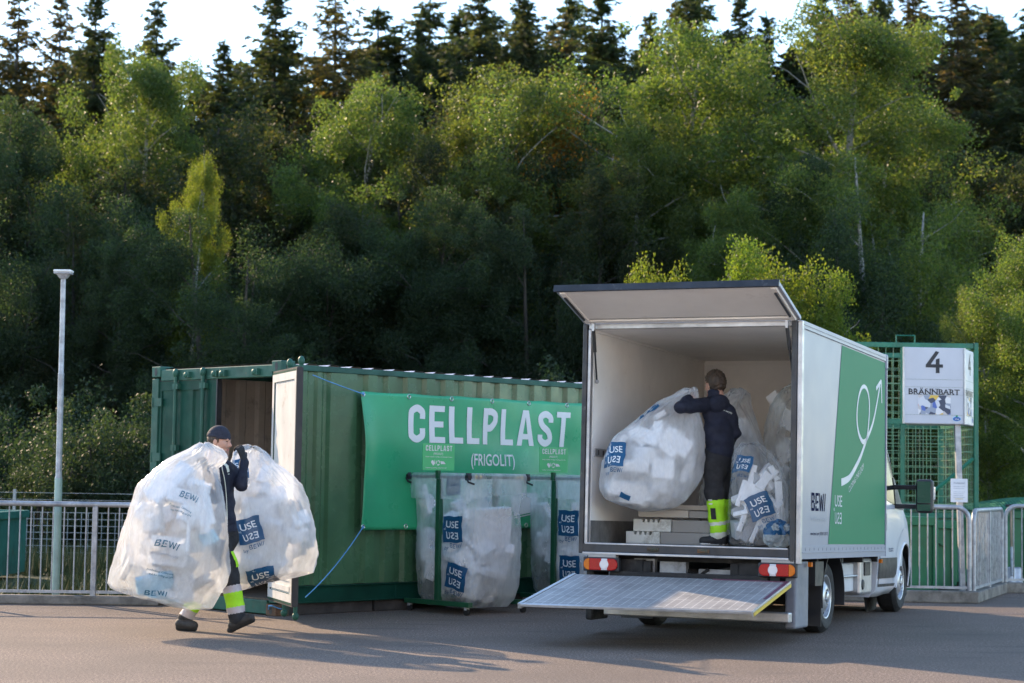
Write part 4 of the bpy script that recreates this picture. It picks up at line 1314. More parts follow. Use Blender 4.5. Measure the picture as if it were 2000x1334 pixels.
# arch lip and inner wheel well
for s in (1, -1):
    al = TB(); pts = []
    for a in np.linspace(radians(-8), radians(188), 24):
        y, z = FY + (AR + .012) * cos(a), zf + (AR + .012) * sin(a)
        pts.append((s * (side_x(min(y, 5.5), max(z, -.44)) + .002), y, z))
    al.tube(pts, .013, 8)
    al.build('wheel_arch', M_cabw, truck, smooth=40)
    fp = TB(); n_ = 26; q_ = []
    for i in range(n_ + 1):
        a = radians(-4 + 188 * i / n_)
        for rr in (AR, AR + .06, AR + .12, AR + .18):
            y, z = FY + rr * cos(a), zf + rr * sin(a)
            q_.append((s * (side_x(min(y, 5.68), max(z, -.43)) + .003), y, z))
    fp.add(q_, [(4 * i + j, 4 * i + j + 1, 4 * i + j + 5, 4 * i + j + 4) for i in range(n_) for j in range(3)])
    fp.build('wing', M_cabw, truck, smooth=180)
    iw = TB(); n = 16; vs_ = []; 
    for i in range(n + 1):
        a = radians(-10 + 200 * i / n)
        for x in (s * .60, s * .955): vs_.append((x, FY + (AR + .01) * cos(a), zf + (AR + .01) * sin(a)))
    iw.add(vs_, [(2 * i, 2 * i + 1, 2 * i + 3, 2 * i + 2) for i in range(n)])
    iw.add([(s * .60, FY + AR * cos(a), zf + AR * sin(a)) for a in np.linspace(0, 2 * pi, 24)[:-1]], [tuple(range(23))])
    iw.build('wheel_well', M_tchas, truck)
ws = TB()
wv = []
for t in np.linspace(1.2, 4.85, 10):
    q = interp_sect(t)
    for x in (-.93, -.5, 0, .5, .93): wv.append((x * q[5], q[0] + .02, q[4] + .035 - .012 * abs(x)))
ws.add(wv, [(5 * i + j, 5 * i + j + 1, 5 * i + j + 6, 5 * i + j + 5) for i in range(9) for j in range(4)])
ws.build('windscreen', M_glass, truck, smooth=60)
TB().box(-.86, .86, 5.50, 5.74, -.50, -.20).build('bumper', M_tblack, truck, bevel=.05, seg=3)
for s in (1, -1):
    TB().box(s * .72 - .14, s * .72 + .14, 5.40, 5.60, .0, .20).build('headlight', M_clear, truck, bevel=.03)
    for z in (.75, .54): TB().box(min(s * .95, s * 1.23), max(s * .95, s * 1.23), 4.42, 4.48, z - .025, z + .025).build('mirror_arm', M_tblack, truck, bevel=.01)
    h = TB().box(min(s * 1.21, s * 1.40), max(s * 1.21, s * 1.40), 4.36, 4.50, .47, .84)
    h.build('mirror_housing', M_tblack, truck, bevel=.045, seg=3)
    g = TB().box(min(s * 1.235, s * 1.38), max(s * 1.235, s * 1.38), 4.352, 4.356, .58, .815).box(min(s * 1.235, s * 1.38), max(s * 1.235, s * 1.38), 4.352, 4.356, .495, .565)
    g.build('mirror_glass', mat('mirror_silver', (.20, .24, .28), .04, metal=1, var=0, rvar=0) if s > 0 else bpy.data.materials['mirror_silver'], truck)
    TB().box(min(s * 1.395, s * 1.41), max(s * 1.395, s * 1.41), 4.40, 4.48, .62, .76).build('mirror_indicator', M_clear, truck, bevel=.004)
# ------------------------------------------------------------------ railings, lamp, skips, cage, sign, shovel
M_galv = mat('galvanised_steel', (.40, .41, .42), .48, metal=.35, var=.22, vscale=7, dirt=((.22, .22, .23), 11, .5, .7))
M_skipg = mat('green_skip_paint', (.012, .165, .070), .42, var=.2, vscale=2.2, dirt=((.06, .055, .03), 3.5, .60, .78))
M_skipt = mat('turquoise_skip_paint', (.025, .165, .125), .5, var=.25, vscale=2.5, dirt=((.10, .06, .03), 4, .58, .75))
M_cage = mat('green_cage_paint', (.014, .15, .085), .45, var=.25, vscale=3, dirt=((.13, .06, .03), 5, .66, .74))
M_mesh = mat('mesh_wire', (.15, .30, .16), .5, var=.3, vscale=3, dirt=((.20, .16, .12), 2.5, .52, .68))


def railing(name, a, b, h, label, cat='railing', zk=.10, ends=(True, True), posts=(), kerb=True, pitch=.115, group=None, kw=.11):
    """tube railing on a concrete kerb from a to b (ground points)"""
    a = Vector((a[0], a[1], 0)); b = Vector((b[0], b[1], 0)); d = (b - a); L = d.length
    root = thing(name, a, Matrix.Rotation(math.atan2(d.y, d.x), 3, 'Z'), label, cat, group)
    r = .16; R_ = .030
    pts = []
    if ends[0]:
        pts += [(0, 0, zk), (0, 0, h - r)] + [(r - r * cos(t), 0, h - r + r * sin(t)) for t in np.linspace(.2, pi / 2, 6)]
    else: pts.append((0, 0, h))
    if ends[1]:
        pts += [(L - r + r * sin(t), 0, h - r + r * cos(t)) for t in np.linspace(0, pi / 2 - .2, 6)] + [(L, 0, h - r), (L, 0, zk)]
    else: pts.append((L, 0, h))
    MB().tube(pts, R_, 10).build('rail_frame', M_galv, root, smooth=50)
    MB().box(.02, L - .02, -.014, .014, zk + .02, zk + .05).build('bottom_bar', M_galv, root)
    n = int(L / pitch)
    for i in range(1, n):
        x = i * L / n
        top = h - .02
        if ends[0] and x < r: top = h - r + math.sqrt(max(0, r * r - (r - x) ** 2)) - .02
        if ends[1] and x > L - r: top = h - r + math.sqrt(max(0, r * r - (x - L + r) ** 2)) - .02
        if any(abs(x - q) < .05 for q in posts): continue
        MB().tube([(x, 0, zk + .03), (x, 0, top)], .0085, 6).build('bar', M_galv, root, smooth=50)
    for q in posts:
        MB().box(q - .028, q + .028, -.028, .028, .0, h - .02).build('post', M_galv, root, bevel=.006)
    if kerb:
        MB().box(-.10, L + .10, -kw / 2, kw / 2 + .02, 0, zk - .004).build('kerb', M_concrete, root, bevel=.015)
    return root
_f1 = at(183, 985, 20.72)
railing('railing', (_f1[0] - 3.4, 20.70), (-3.86, 20.86), 1.075, 'long galvanised railing on a kerb at the left, behind the man', posts=(1.7, 3.4), ends=(True, False), group='galvanised railings')
_k0 = at_ground(1893, 1178); _k1 = at_ground(1957, 1158)
railing('railing', (2.2, 23.62), (_k0[0], _k0[1]), 1.16, 'galvanised railing on a kerb behind the front wheel of the truck', zk=.15, ends=(False, True), posts=(1.2,), pitch=.1, group='galvanised railings', kw=.16)
railing('railing', (_k0[0] + .07, _k0[1] + .06), (_k1[0], _k1[1]), 1.12, 'galvanised railing running away from the corner beside the sign post', zk=.14, ends=(True, True), posts=(1.25,), pitch=.125, group='galvanised railings', kw=.14)
railing('railing', (_k1[0] + .06, _k1[1] + .05), (_k1[0] + 3.0, _k1[1] + .25), 1.16, 'galvanised railing behind the leaning shovel at the right edge', zk=.14, ends=(True, True), pitch=.11, group='galvanised railings', kw=.14)

# lamp post
lb = at(109, 1163, 21.25); lt_ = at(119, 527, 21.25)
lamp = thing('lamp_post', (lb[0], 21.25, 0), None, 'slim grey lamp post with a flat lamp head behind the left railing', 'lamp post')
H_ = lt_[2]
dx = lt_[0] - lb[0]
_q = lambda z: (dx * z / H_ * .5, 0, z)
MB().tube([_q(0), _q(1.35)], .042, 14).build('pole', mat('pale_green_pole', (.30, .42, .38), .5, var=.2, vscale=3), lamp, smooth=50)
MB().tube([_q(1.35), _q(1.38), _q(2.5)], [.042, .034, .034], 14).tube([_q(2.5), _q(2.52), _q(H_ - .10)], [.034, .029, .028], 14).build('pole', M_galv, lamp, smooth=50)
lh = MB(); cx = _q(H_)[0]
lh.hexa([(cx - .035, -.035, H_ - .10), (cx + .035, -.035, H_ - .10), (cx + .035, .035, H_ - .10), (cx - .035, .035, H_ - .10), (cx - .07, -.05, H_ - .05), (cx + .07, -.05, H_ - .05), (cx + .07, .05, H_ - .05), (cx - .07, .05, H_ - .05)])
lh.box(cx - .095, cx + .095, -.07, .07, H_ - .05, H_ - .03)
lh.build('lamp_head', M_galv, lamp, bevel=.006)
MB().box(cx - .10, cx + .10, -.075, .075, H_ - .03, H_ - .002).build('lamp_cover', mat('white_lamp_cover', (.75, .75, .72), .35), lamp, bevel=.012)

# turquoise skip at the far left
s0 = at(52, 1010, 23.6)
sk = thing('skip', (s0[0] - 1.65, 24.2, 0), None, 'turquoise steel skip behind the railing at the left edge', 'skip')
b = MB().box(-1.1, 1.1, -.6, 1.6, .08, .84).box(-1.13, 1.13, -.64, -.55, .80, .90).box(-1.13, 1.13, 1.55, 1.64, .80, .90).box(-1.13, -1.04, -.55, 1.55, .80, .90).box(1.04, 1.13, -.55, 1.55, .80, .90)
b.build('body', M_skipt, sk, bevel=.01)
for x in (-.8, -.35, .1, .55, 1.02): MB().box(x - .04, x + .04, -.665, -.605, .1, .80).build('rib', M_skipt, sk, bevel=.006)
MB().box(.90, .99, -.71, -.668, .15, .87).build('corner_tube', M_galv, sk, bevel=.01)

# welded mesh fence far behind the left railing
mf = thing('mesh_fence', (-9.5, 28.4, 0), None, 'grey welded wire mesh fence in the grass behind the left railing', 'mesh fence')
w = MB()
for i in range(0, 66): w.box(i * .1 - .004, i * .1 + .004, -.004, .004, .02, .82)
for j in range(9): w.box(0, 6.6, -.006, -.002, .03 + j * .098, .038 + j * .098)
for j in range(2): w.box(0, 6.6, -.006, -.002, 1.0 + j * .10, 1.006 + j * .10)
w.build('wire_mesh', M_galv, mf)
for i in range(4): MB().box(i * 2.2 - .02, i * 2.2 + .02, .0, .04, 0, 1.15).build('post', M_galv, mf)

# green skips on the right
def skip(x0, x1, y0, y1, h, label, lid=None):
    t = thing('skip', ((x0 + x1) / 2, y0, 0), None, label, 'skip', 'green skips behind the railings')
    w_ = (x1 - x0) / 2; d_ = y1 - y0
    MB().box(-w_, w_, 0, d_, .06, h - .01).build('body', M_skipg, t, bevel=.01)
    r = MB().box(-w_ - .03, w_ + .03, -.05, .0, h - .10, h).box(-w_ - .03, w_ + .03, -.03, -.002, .40, .46) if False else MB().box(-w_ - .03, w_ + .03, -.05, -.002, h - .11, h)
    r.build('rim', M_skipg, t, bevel=.008)
    n = max(2, int((x1 - x0) / .62))
    for i in range(n + 1):
        x = -w_ + (x1 - x0) * i / n
        MB().box(x - .03, x + .03, -.045, -.002, .08, h - .112).build('rib', M_skipg, t, bevel=.006)
    MB().hexa([(-w_ + .35, -.04, .60), (-w_ + .42, -.04, .60), (-w_ + .42, -.002, .60), (-w_ + .35, -.002, .60), (-w_ + .05, -.04, h - .13), (-w_ + .12, -.04, h - .13), (-w_ + .12, -.002, h - .13), (-w_ + .05, -.002, h - .13)]).build('brace', M_skipg, t)
    return t
skip(3.2, 5.42, 24.55, 26.3, 1.02, 'green steel skip behind the railing beside the front of the truck')
skip(6.05, 9.2, 27.3, 29.2, 1.08, 'green steel skip behind the shovel at the right edge')
skip(5.5, 6.0, 26.0, 29.0, .95, 'narrow end of a green skip behind the sign post')

# tall mesh cage
c0 = at(1690, 672, 26.9); c1 = at(1906, 670, 26.9); zc = c1[2]
cg = thing('mesh_cage', (c1[0], 26.9, 0), None, 'tall green wire mesh cage standing behind the numbered sign', 'mesh cage')
CWD, CDP = 3.3, 2.2
MB().box(-.03, .03, -.03, .03, 0, zc).build('post', M_cage, cg, bevel=.006)
for (x, y) in ((-CWD, 0), (0, CDP), (-CWD, CDP)): MB().box(x - .04, x + .04, y - .03, y + .03, 0, zc).build('post', M_cage, cg)
for x in (-1.03,): MB().box(x - .03, x + .03, -.02, .02, .9, zc - .06).build('post', M_cage, cg)
for z in (zc - .045, 2.30, 1.00):
    MB().box(-CWD + .04, -.04, -.025, .025, z - .035, z + .035).build('crossbar', M_cage, cg, bevel=.005)
    MB().box(-CWD + .04, -.04, CDP - .025, CDP + .025, z - .035, z + .035).build('crossbar', M_cage, cg)
    MB().box(-.025, .025, .03, CDP - .03, z - .035, z + .035).build('crossbar', M_cage, cg)
def wire(o, ux, L, z0, z1, pitch=.105, th=.0062):
    m = MB(); o = np.array(o, float); ux = np.array(ux, float); n = int(L / pitch)
    ny = np.array([-ux[1], ux[0], 0])
    for i in range(1, n):
        p = o + ux * i * pitch; m.tube([p + [0, 0, z0], p + [0, 0, z1]], th, 4, cap=False)
    for j in range(int((z1 - z0) / pitch)):
        z = z0 + j * pitch; m.tube([o + [0, 0, z] + ny * .008, o + ux * L + [0, 0, z] + ny * .008], th, 4, cap=False)
    return m
wire((-CWD + .04, .0, 0), (1, 0, 0), CWD - .08, .95, zc - .08).build('wire_mesh', M_mesh, cg)
wire((-CWD + .04, CDP, 0), (1, 0, 0), CWD - .08, .95, zc - .08).build('wire_mesh', M_mesh, cg)
wire((0, .03, 0), (0, 1, 0), CDP - .06, .95, zc - .08).build('wire_mesh', M_mesh, cg)
MB().tube([(-.05, -.04, 1.80), (-.30, -.04, 1.58), (-.95, -.04, 1.06)], .028, 6).build('brace', M_cage, cg)
MB().tube([(-1.12, 0, zc - .01), (-1.12, 0, zc + .09), (-.86, 0, zc + .09), (-.86, 0, zc - .01)], .012, 8).build('lifting_loop', M_cage, cg)

# net over the heap at the right
def net():
    k = NT('green_net')
    v = k.obj()
    ck = k.n('TexBrick'); ck.offset = 0; ck.inputs['Scale'].default_value = 1; ck.inputs['Brick Width'].default_value = .035; ck.inputs['Row Height'].default_value = .035; ck.inputs['Mortar Size'].default_value = .010
    ck.inputs['Color1'].default_value = (0, 0, 0, 1); ck.inputs['Color2'].default_value = (0, 0, 0, 1); ck.inputs['Mortar'].default_value = (1, 1, 1, 1)
    k.l(v, ck.inputs['Vector'])
    tr = k.n('BsdfTransparent'); ms = k.n('MixShader')
    k.b.inputs['Base Color'].default_value = (.02, .17, .09, 1); k.b.inputs['Roughness'].default_value = .6
    k.l(ck.outputs['Color'], ms.inputs[0]); k.l(tr.outputs[0], ms.inputs[1]); k.l(k.b.outputs[0], ms.inputs[2]); k.l(ms.outputs[0], k.out.inputs[0])
    mb = MB(); nx, ny = 40, 16; vs = []
    for j in range(ny + 1):
        for i in range(nx + 1):
            x = 4.6 * i / nx; y = 1.9 * j / ny
            z = 1.02 + .05 * sin(x * 2.1) + .05 * sin(x * 5 + y * 3) + .20 * math.exp(-((x - 3.2) / 1.2) ** 2) * sin(pi * min(1, y / 1.9 + .12)) + .10 * (x / 4.6)
            vs.append((x, y, z))
    mb.add(vs, [(j * (nx + 1) + i, j * (nx + 1) + i + 1, (j + 1) * (nx + 1) + i + 1, (j + 1) * (nx + 1) + i) for j in range(ny) for i in range(nx)])
    o = mb.build('safety_net', k.mat, None, smooth=180)
    o.location = (4.6, 27.0, .03)
    tag(o, 'green safety net spread over the skips at the right', 'net')
net()
hp = MB(); rr = random.Random(3)
o_ = at(1955, 985, 28.0)

# sign box on its post
M_sign = mat('white_sign', (.52, .53, .57), .4, var=.04, vscale=2)
M_ink = mat('black_ink', (.018, .018, .022), .5, var=.05)
M_seam = mat('sign_seam', (.22, .27, .24), .7)
pA = at(1763, 676, 23.75); pB = at(1884, 672, 23.75); pC = at(1767, 827, 23.75); pD = at(1906, 680, 24.7)
sg = thing('waste_sign', (at_ground(1882, 1160, .0)[0], 23.9, 0), None, 'white box sign with a big 4 and BRÄNNBART on a grey post', 'sign')
S0 = np.array([(pA[0] + pC[0]) / 2, 23.75]) - np.array(sg.location[:2]); SW = pB[0] - pA[0] - .0; zt_, zb_ = pA[2] - .01, pC[2]
front = math.radians(4)
fx = np.array([cos(front), sin(front), 0]); fy = np.array([.375, .927, 0])          # two visible faces of a three-sided box
O = np.array([S0[0], S0[1], 0])
depth = .74
A_, B_ = O, O + fx * SW; Cc = B_ + fy * depth; Dd = A_ + np.array([.24, .97, 0]) * (depth + .03)
bx = MB().hexa([(*A_[:2], zb_), (*B_[:2], zb_), (*Cc[:2], zb_), (*Dd[:2], zb_), (*A_[:2], zt_), (*B_[:2], zt_), (*Cc[:2], zt_), (*Dd[:2], zt_)])
bx.build('sign_box', M_sign, sg, bevel=.012)
nf = np.array([fx[1], -fx[0], 0]); ns = np.array([fy[1], -fy[0], 0])
SH = zt_ - zb_
def sf(off): return lambda u, v: tuple(A_ + fx * u * SW + nf * off + np.array([0, 0, zb_ + v * SH]))
def ss(off): return lambda u, v: tuple(B_ + fy * u * depth + ns * off + np.array([0, 0, zb_ + v * SH]))
four = [[(.26, .25), (1, .25), (1, .40), (.30, .40)], [(.58, 0), (.80, 0), (.80, .2495), (.58, .2495)], [(.58, .4005), (.80, .4005), (.80, .68), (.58, .62)], [(.0, .25), (.26, .25), (.30, .40), (.78, .95), (.58, 1.0), (.0, .37)]]
def digit(x, y, w_, h_): return strokes([[(x + a * w_, y + b * h_) for a, b in p] for p in four])
def slab(txt, cx, cy, h_, w_):
    """the word plus slab serifs under and over its stems"""
    v, f = word(txt, cx, cy, h_, w=w_, bold=.02)
    out = [(v, f)]
    n = len(txt); step = w_ / n
    for i, c in enumerate(txt):
        x = cx - w_ / 2 + step * (i + .5)
        ds = {'B': [(-.32, 0), (-.32, 1)], 'R': [(-.32, 0), (-.32, 1), (.30, 0)], 'Ä': [(-.38, 0), (.38, 0)], 'A': [(-.38, 0), (.38, 0)], 'N': [(-.33, 0), (-.33, 1), (.33, 1)], 'T': [(0, 0)]}.get(c, [])
        for a, b in ds:
            px_, py_ = x + a * step, cy + b * h_
            out.append(strokes([[(px_ - step * .2, py_ - h_ * .05), (px_ + step * .2, py_ - h_ * .05), (px_ + step * .2, py_ + h_ * .05), (px_ - step * .2, py_ + h_ * .05)]]))
    return out
def waste_photo():
    k = NT('waste_picture')
    v = k.obj()
    vo = k.n('TexVoronoi'); vo.inputs['Scale'].default_value = 15; k.l(v, vo.inputs['Vector'])
    sx = k.n('SeparateColor'); k.l(vo.outputs['Color'], sx.inputs[0])
    c = k.ramp(sx.outputs[0], [(0, (.05, .06, .10)), (.2, (.62, .62, .65)), (.36, (.30, .33, .40)), (.5, (.72, .70, .70)), (.62, (.08, .14, .42)), (.7, (.55, .50, .48)), (.8, (.60, .28, .22)), (.88, (.70, .45, .08)), (.95, (.10, .10, .12)), (1, (.1, .3, .15))])
    k.t.nodes[-1].color_ramp.interpolation = 'CONSTANT' if hasattr(k.t.nodes[-1], 'color_ramp') else None
    k.l(c, k.b.inputs['Base Color']); k.b.inputs['Roughness'].default_value = .5
    return k.mat
M_wp = waste_photo()
def rect(a, b, c, d): return strokes([[(a, b), (c, b), (c, d), (a, d)]])
def oval(cx, cy, rx, ry, n=20): return strokes([[(cx + rx * cos(t), cy + ry * sin(t)) for t in np.linspace(0, 2 * pi, n + 1)[:-1]]])
M_blue_logo = mat('blue_emblem', (.02, .10, .36), .5); M_sky_logo = mat('light_blue_emblem', (.35, .60, .80), .5); M_grn_logo = mat('green_emblem', (.03, .25, .09), .5)
for fn, sc in ((sf, 1), (ss, .9)):
    flat_part('digit', [digit(.36 if sc == 1 else .40, .665, .285 if sc == 1 else .28, .29)], fn(.003), M_ink, sg)
    flat_part('lettering', slab('BRÄNNBART', .50, .385, .072, .84), fn(.003), M_ink, sg)
    flat_part('picture', [rect(.235, .125, .77, .375)], fn(.003), M_wp, sg)
    flat_part('panel_seam', [rect(.03, .5795, .97, .583), rect(.03, .479, .97, .4825), rect(.03, .381, .97, .3835), rect(.03, .116, .97, .1195)], fn(.0025), M_seam, sg)
    flat_part('emblem', [oval(.87, .072, .073, .034)], fn(.003), M_sky_logo, sg)
    flat_part('emblem', [oval(.87, .070, .063, .027)], fn(.0045), M_blue_logo, sg)
    flat_part('emblem', [oval(.87, .108, .02, .012)], fn(.0055), M_grn_logo, sg)
    flat_part('lettering', [word('viva', .87, .058, .026, w=.075, bold=.02)], fn(.006), M_sign, sg)
for q_, r_ in ((B_ + nf * .004, .014), (A_, .012)):
    MB().tube([tuple(q_ + [0, 0, zb_]), tuple(q_ + [0, 0, zt_])], r_, 8).build('corner_trim', M_alu, sg, smooth=50)
px0 = at(1871, 830, 23.86)[0] - sg.location[0]; px1 = at(1881, 1150, 23.86)[0] - sg.location[0]
MB().tube([(px1 + .005, .0, 0), (px0, .0, zb_ + .01)], .048, 4).build('post', M_galv, sg)
nt = at(1874, 958, 23.80); nx = nt[0] - sg.location[0]
npap = MB().box(nx - .105, nx + .105, -.085, -.082, nt[2] - .145, nt[2] + .145)
notice = npap.build('notice', mat('white_paper', (.74, .74, .76), .6), sg)
def nfn(u, v): return (nx + u, -.0865, nt[2] + v)
flat_part('lettering', [word('Anslagsplast', 0, .085, .017, w=.145, bold=.03)] + [rect(-.072, .05 - .022 * i - .004, .072 - .012 * (i % 3), .05 - .022 * i) for i in (0, 1, 3, 4, 5, 6)], nfn, M_tgrey, notice)
flat_part('lettering', [word('sorterarna', 0, -.108, .012, w=.10, bold=.03)], nfn, M_yellow, notice)

# shovel leaning on the railing
sp0 = at_ground(1976, 1157); tp = at(1974, 985, sp0[1] + .30)
sh = thing('shovel', (sp0[0], sp0[1], 0), None, 'wide aluminium shovel leaning on the railing at the right edge', 'shovel')
top = Vector(tp) - Vector(sh.location); up = top.normalized(); rt = Vector((1, .02, 0)); nn_ = rt.cross(up).normalized()
def shp(u, v, w_): return rt * u + up * v + nn_ * w_
bl = MB(); vs = []; nu, nv = 14, 12
for j in range(nv + 1):
    for i in range(nu + 1):
        a = -1 + 2 * i / nu; t = j / nv
        vs.append(shp(a * (.175 - .012 * t), .02 + .33 * t + (.02 * (1 - a * a) if j == 0 else 0), -.05 * a * a * (.35 + .65 * t) + .012 * cos(a * 9)))
bl.add(vs, [(j * (nu + 1) + i, j * (nu + 1) + i + 1, (j + 1) * (nu + 1) + i + 1, (j + 1) * (nu + 1) + i) for j in range(nv) for i in range(nu)])
o = bl.build('blade', M_alu, sh, smooth=60); m_ = o.modifiers.new('thickness', 'SOLIDIFY'); m_.thickness = .004
MB().tube([shp(0, .22, .02), shp(0, .62, .015)], .019, 10).build('socket', M_galv, sh, smooth=50)
MB().tube([shp(0, .60, .015), shp(0, top.length - .03, .015)], .016, 10).build('handle', mat('worn_wood', (.30, .22, .14), .6, var=.3, stretch=(8, 8, 1)), sh, smooth=50)
MB().tube([shp(-.07, top.length - .02, .015), shp(.07, top.length - .02, .015)], .017, 10).build('grip', M_tblack, sh, smooth=50)
# ------------------------------------------------------------------ bag stands
M_stand = mat('stand_green_paint', (.012, .085, .040), .4, var=.15, vscale=4)
M_slate = mat('slate_padding', (.085, .135, .150), .7, var=.15)
M_signg = mat('green_sign_panel', (.085, .52, .19), .45, var=.06)
CMR = Matrix(C_ROT.tolist())


def stand(y0, label, slabel):
    o = cw(.54, y0, 0)
    t = thing('bag_stand', o, CMR, label, 'bag stand', 'wheeled stands that hold open bags')
    # frame of the stand: x out from the container, y along it
    hx = .48; dl = .83
    for yy in (0, dl):
        MB().box(-hx - .02, hx + .02, yy - .03, yy + .03, .085, .135).build('foot_bar', M_stand, t, bevel=.004)
        for sx in (-1, 1):
            c = MB().tube([(sx * (hx - .04), yy - .014, .036), (sx * (hx - .04), yy + .014, .036)], .036, 14, 0)
            c.box(sx * (hx - .04) - .016, sx * (hx - .04) + .016, yy - .024, yy + .024, .055, .084, 1)
            c.build('castor', [M_tyre, M_galv], t, smooth=40)
        MB().box(-.03, .03, yy - .03, yy + .03, .136, 1.41).build('post', M_stand, t, bevel=.004)
        MB().tube([(-hx, yy, 1.435), (hx, yy, 1.435)], .018, 10).build('arm', M_slate if yy == 0 else M_stand, t, smooth=50)
    MB().box(-.02, .02, .031, dl - .031, .16, .20).build('tie_bar', M_stand, t)
    MB().tube([(hx - .01, .03, 1.435), (hx - .01, dl - .03, 1.435)], .019, 10).build('front_bar', M_stand, t, smooth=50)
    MB().tube([(-hx + .01, .03, 1.435), (-hx + .01, dl - .03, 1.435)], .019, 10).build('rear_bar', M_stand, t, smooth=50)
    for ya in (.05, dl - .17):
        q = MB()
        for i in range(4):
            q.tube([(hx - .01, ya + i * .03, 1.435), (hx - .01, ya + i * .03 + .03, 1.435)], .0225, 10, i % 2)
        q.build('striped_tape', [M_yellow, M_tblack], t, smooth=50)
    for (x, y) in ((-hx - .01, -.01), (hx - .02, -.02), (hx - .02, dl + .02)):
        q = MB().ball((x, y, 1.435), (.036, .036, .036), None, 10).box(x - .02, x + .03, y - .035, y + .01, 1.40, 1.455).box(x - .035, x + .012, y - .012, y + .03, 1.415, 1.475)
        q.tube([(x, y - .03, 1.42), (x + .05, y - .05, 1.38), (x + .03, y + .05, 1.36)], .012, 6)
        q.build('clamp', M_tblack, t, bevel=.006)
    MB().box(-.02, .02, -.05, -.01, 1.412, 1.50).build('sign_stem', M_stand, t)
    sp = MB().box(-.004, .004, -.255, .20, 1.500, 1.782).build('sign_panel', M_signg, t)
    def fn(u, v): return (.0065, -.0275 + u, 1.50 + v)
    it = condensed('CELLPLAST', -.19, .205, .38, .058)
    it += [word('(FRIGOLIT)', -.01, .165, .022, w=.135, bold=.01), word('Endast Cellplast, vid frågor kontakta personalen', 0, .138, .011, w=.38, bold=.012), word('Cellplast ny insamling i samarbete med', -.04, .022, .011, w=.30, bold=.012)]
    it += [strokes([[(-.115, .085), (-.08, .048), (-.055, .075), (-.085, .105), (-.10, .105)], [(-.060, .112), (-.045, .056), (-.066, .095)], [(.022, .098), (.07, .095), (.098, .068), (.03, .066)]])]
    for k_ in range(3):
        a0 = 2.1 + k_ * 2.094
        it.append(ribbon([(-.012 + .023 * cos(a0 + s_), .080 + .023 * sin(a0 + s_)) for s_ in np.linspace(0, 1.55, 7)], [.011]))
    flat_part('lettering', it, fn, M_white, sp)
    return t
stand(1.73, 'green bag stand in full view left of the truck with its own small sign', '')
stand(3.49, 'green bag stand half hidden by the truck and its tail lift', '')

# ------------------------------------------------------------------ plastic bags full of foam
def film_mat(name, opac, tint=(.86, .87, .88), rough=.15, trans=.5, scale=1.0):
    k = NT(name)
    v = k.obj()
    k.b.inputs['Base Color'].default_value = (*tint, 1)
    k.b.inputs['Roughness'].default_value = rough
    k.b.inputs['Specular IOR Level'].default_value = .55
    n1 = k.noise(3.2 * scale, 5, .6, v, stretch=(1, 1, .45))
    n2 = k.noise(16 * scale, 4, .6, v, stretch=(1, 1, .25))
    ad = k.n('Math', operation='ADD'); k.l(n1, ad.inputs[0]); m2 = k.n('Math', operation='MULTIPLY'); k.l(n2, m2.inputs[0]); m2.inputs[1].default_value = .35; k.l(m2.outputs[0], ad.inputs[1])
    b = k.bump(ad.outputs[0], .55, .05)
    tr = k.n('BsdfTranslucent'); tr.inputs[0].default_value = (*tint, 1); k.l(b.outputs[0], tr.inputs['Normal'])
    ms = k.n('MixShader'); ms.inputs[0].default_value = trans
    k.l(k.b.outputs[0], ms.inputs[1]); k.l(tr.outputs[0], ms.inputs[2])
    tp = k.n('BsdfTransparent'); tp.inputs[0].default_value = (.97, .975, .98, 1)
    m3 = k.n('MixShader')
    op = k.ramp(n1, [(.36, max(0, opac - .20)), (.64, min(1, opac + .20))])
    k.l(op, m3.inputs[0]); k.l(tp.outputs[0], m3.inputs[1]); k.l(ms.outputs[0], m3.inputs[2])
    k.l(m3.outputs[0], k.out.inputs[0])
    return k.mat
M_filmA = film_mat('milky_film', .48)
M_filmB = film_mat('white_film_bag', .54)
M_filmC = film_mat('clear_film', .40, (.86, .90, .89), .16)
M_filmD = film_mat('very_clear_film', .22, (.80, .82, .83), .14)
def foam_mat(name, col, dirt=None):
    k = NT(name); v = k.obj()
    vo = k.n('TexVoronoi'); vo.inputs['Scale'].default_value = 160; k.l(v, vo.inputs['Vector'])
    c = k.ramp(k.noise(3, 4, .6, v), [(.3, tuple(x * .93 for x in col)), (.7, col)])
    if dirt: c = k.mix(k.ramp(k.noise(dirt[1], 8, .75, v), [(dirt[2], 0.0), (dirt[3], .9)]), c, dirt[0])
    k.l(c, k.b.inputs['Base Color']); k.b.inputs['Roughness'].default_value = .85
    k.bump(vo.outputs['Distance'], .2, .004)
    return k.mat
M_foam = foam_mat('white_foam', (.82, .82, .82))
M_foamd = foam_mat('dirty_foam', (.66, .61, .55), ((.16, .11, .07), 6, .56, .72))
M_foamg = foam_mat('grey_foam', (.42, .43, .44))
M_foamb = foam_mat('pale_blue_foam', (.30, .58, .74))
M_print = mat('blue_film_print', (.006, .075, .175), .35, var=.08, vscale=6)
M_printteal = mat('teal_film_print', (.010, .095, .150), .35, var=.08)
M_printw = mat('pale_film_print', (.70, .73, .75), .4, var=.03)
M_printg = mat('grey_film_print', (.30, .32, .36), .4, var=.03)


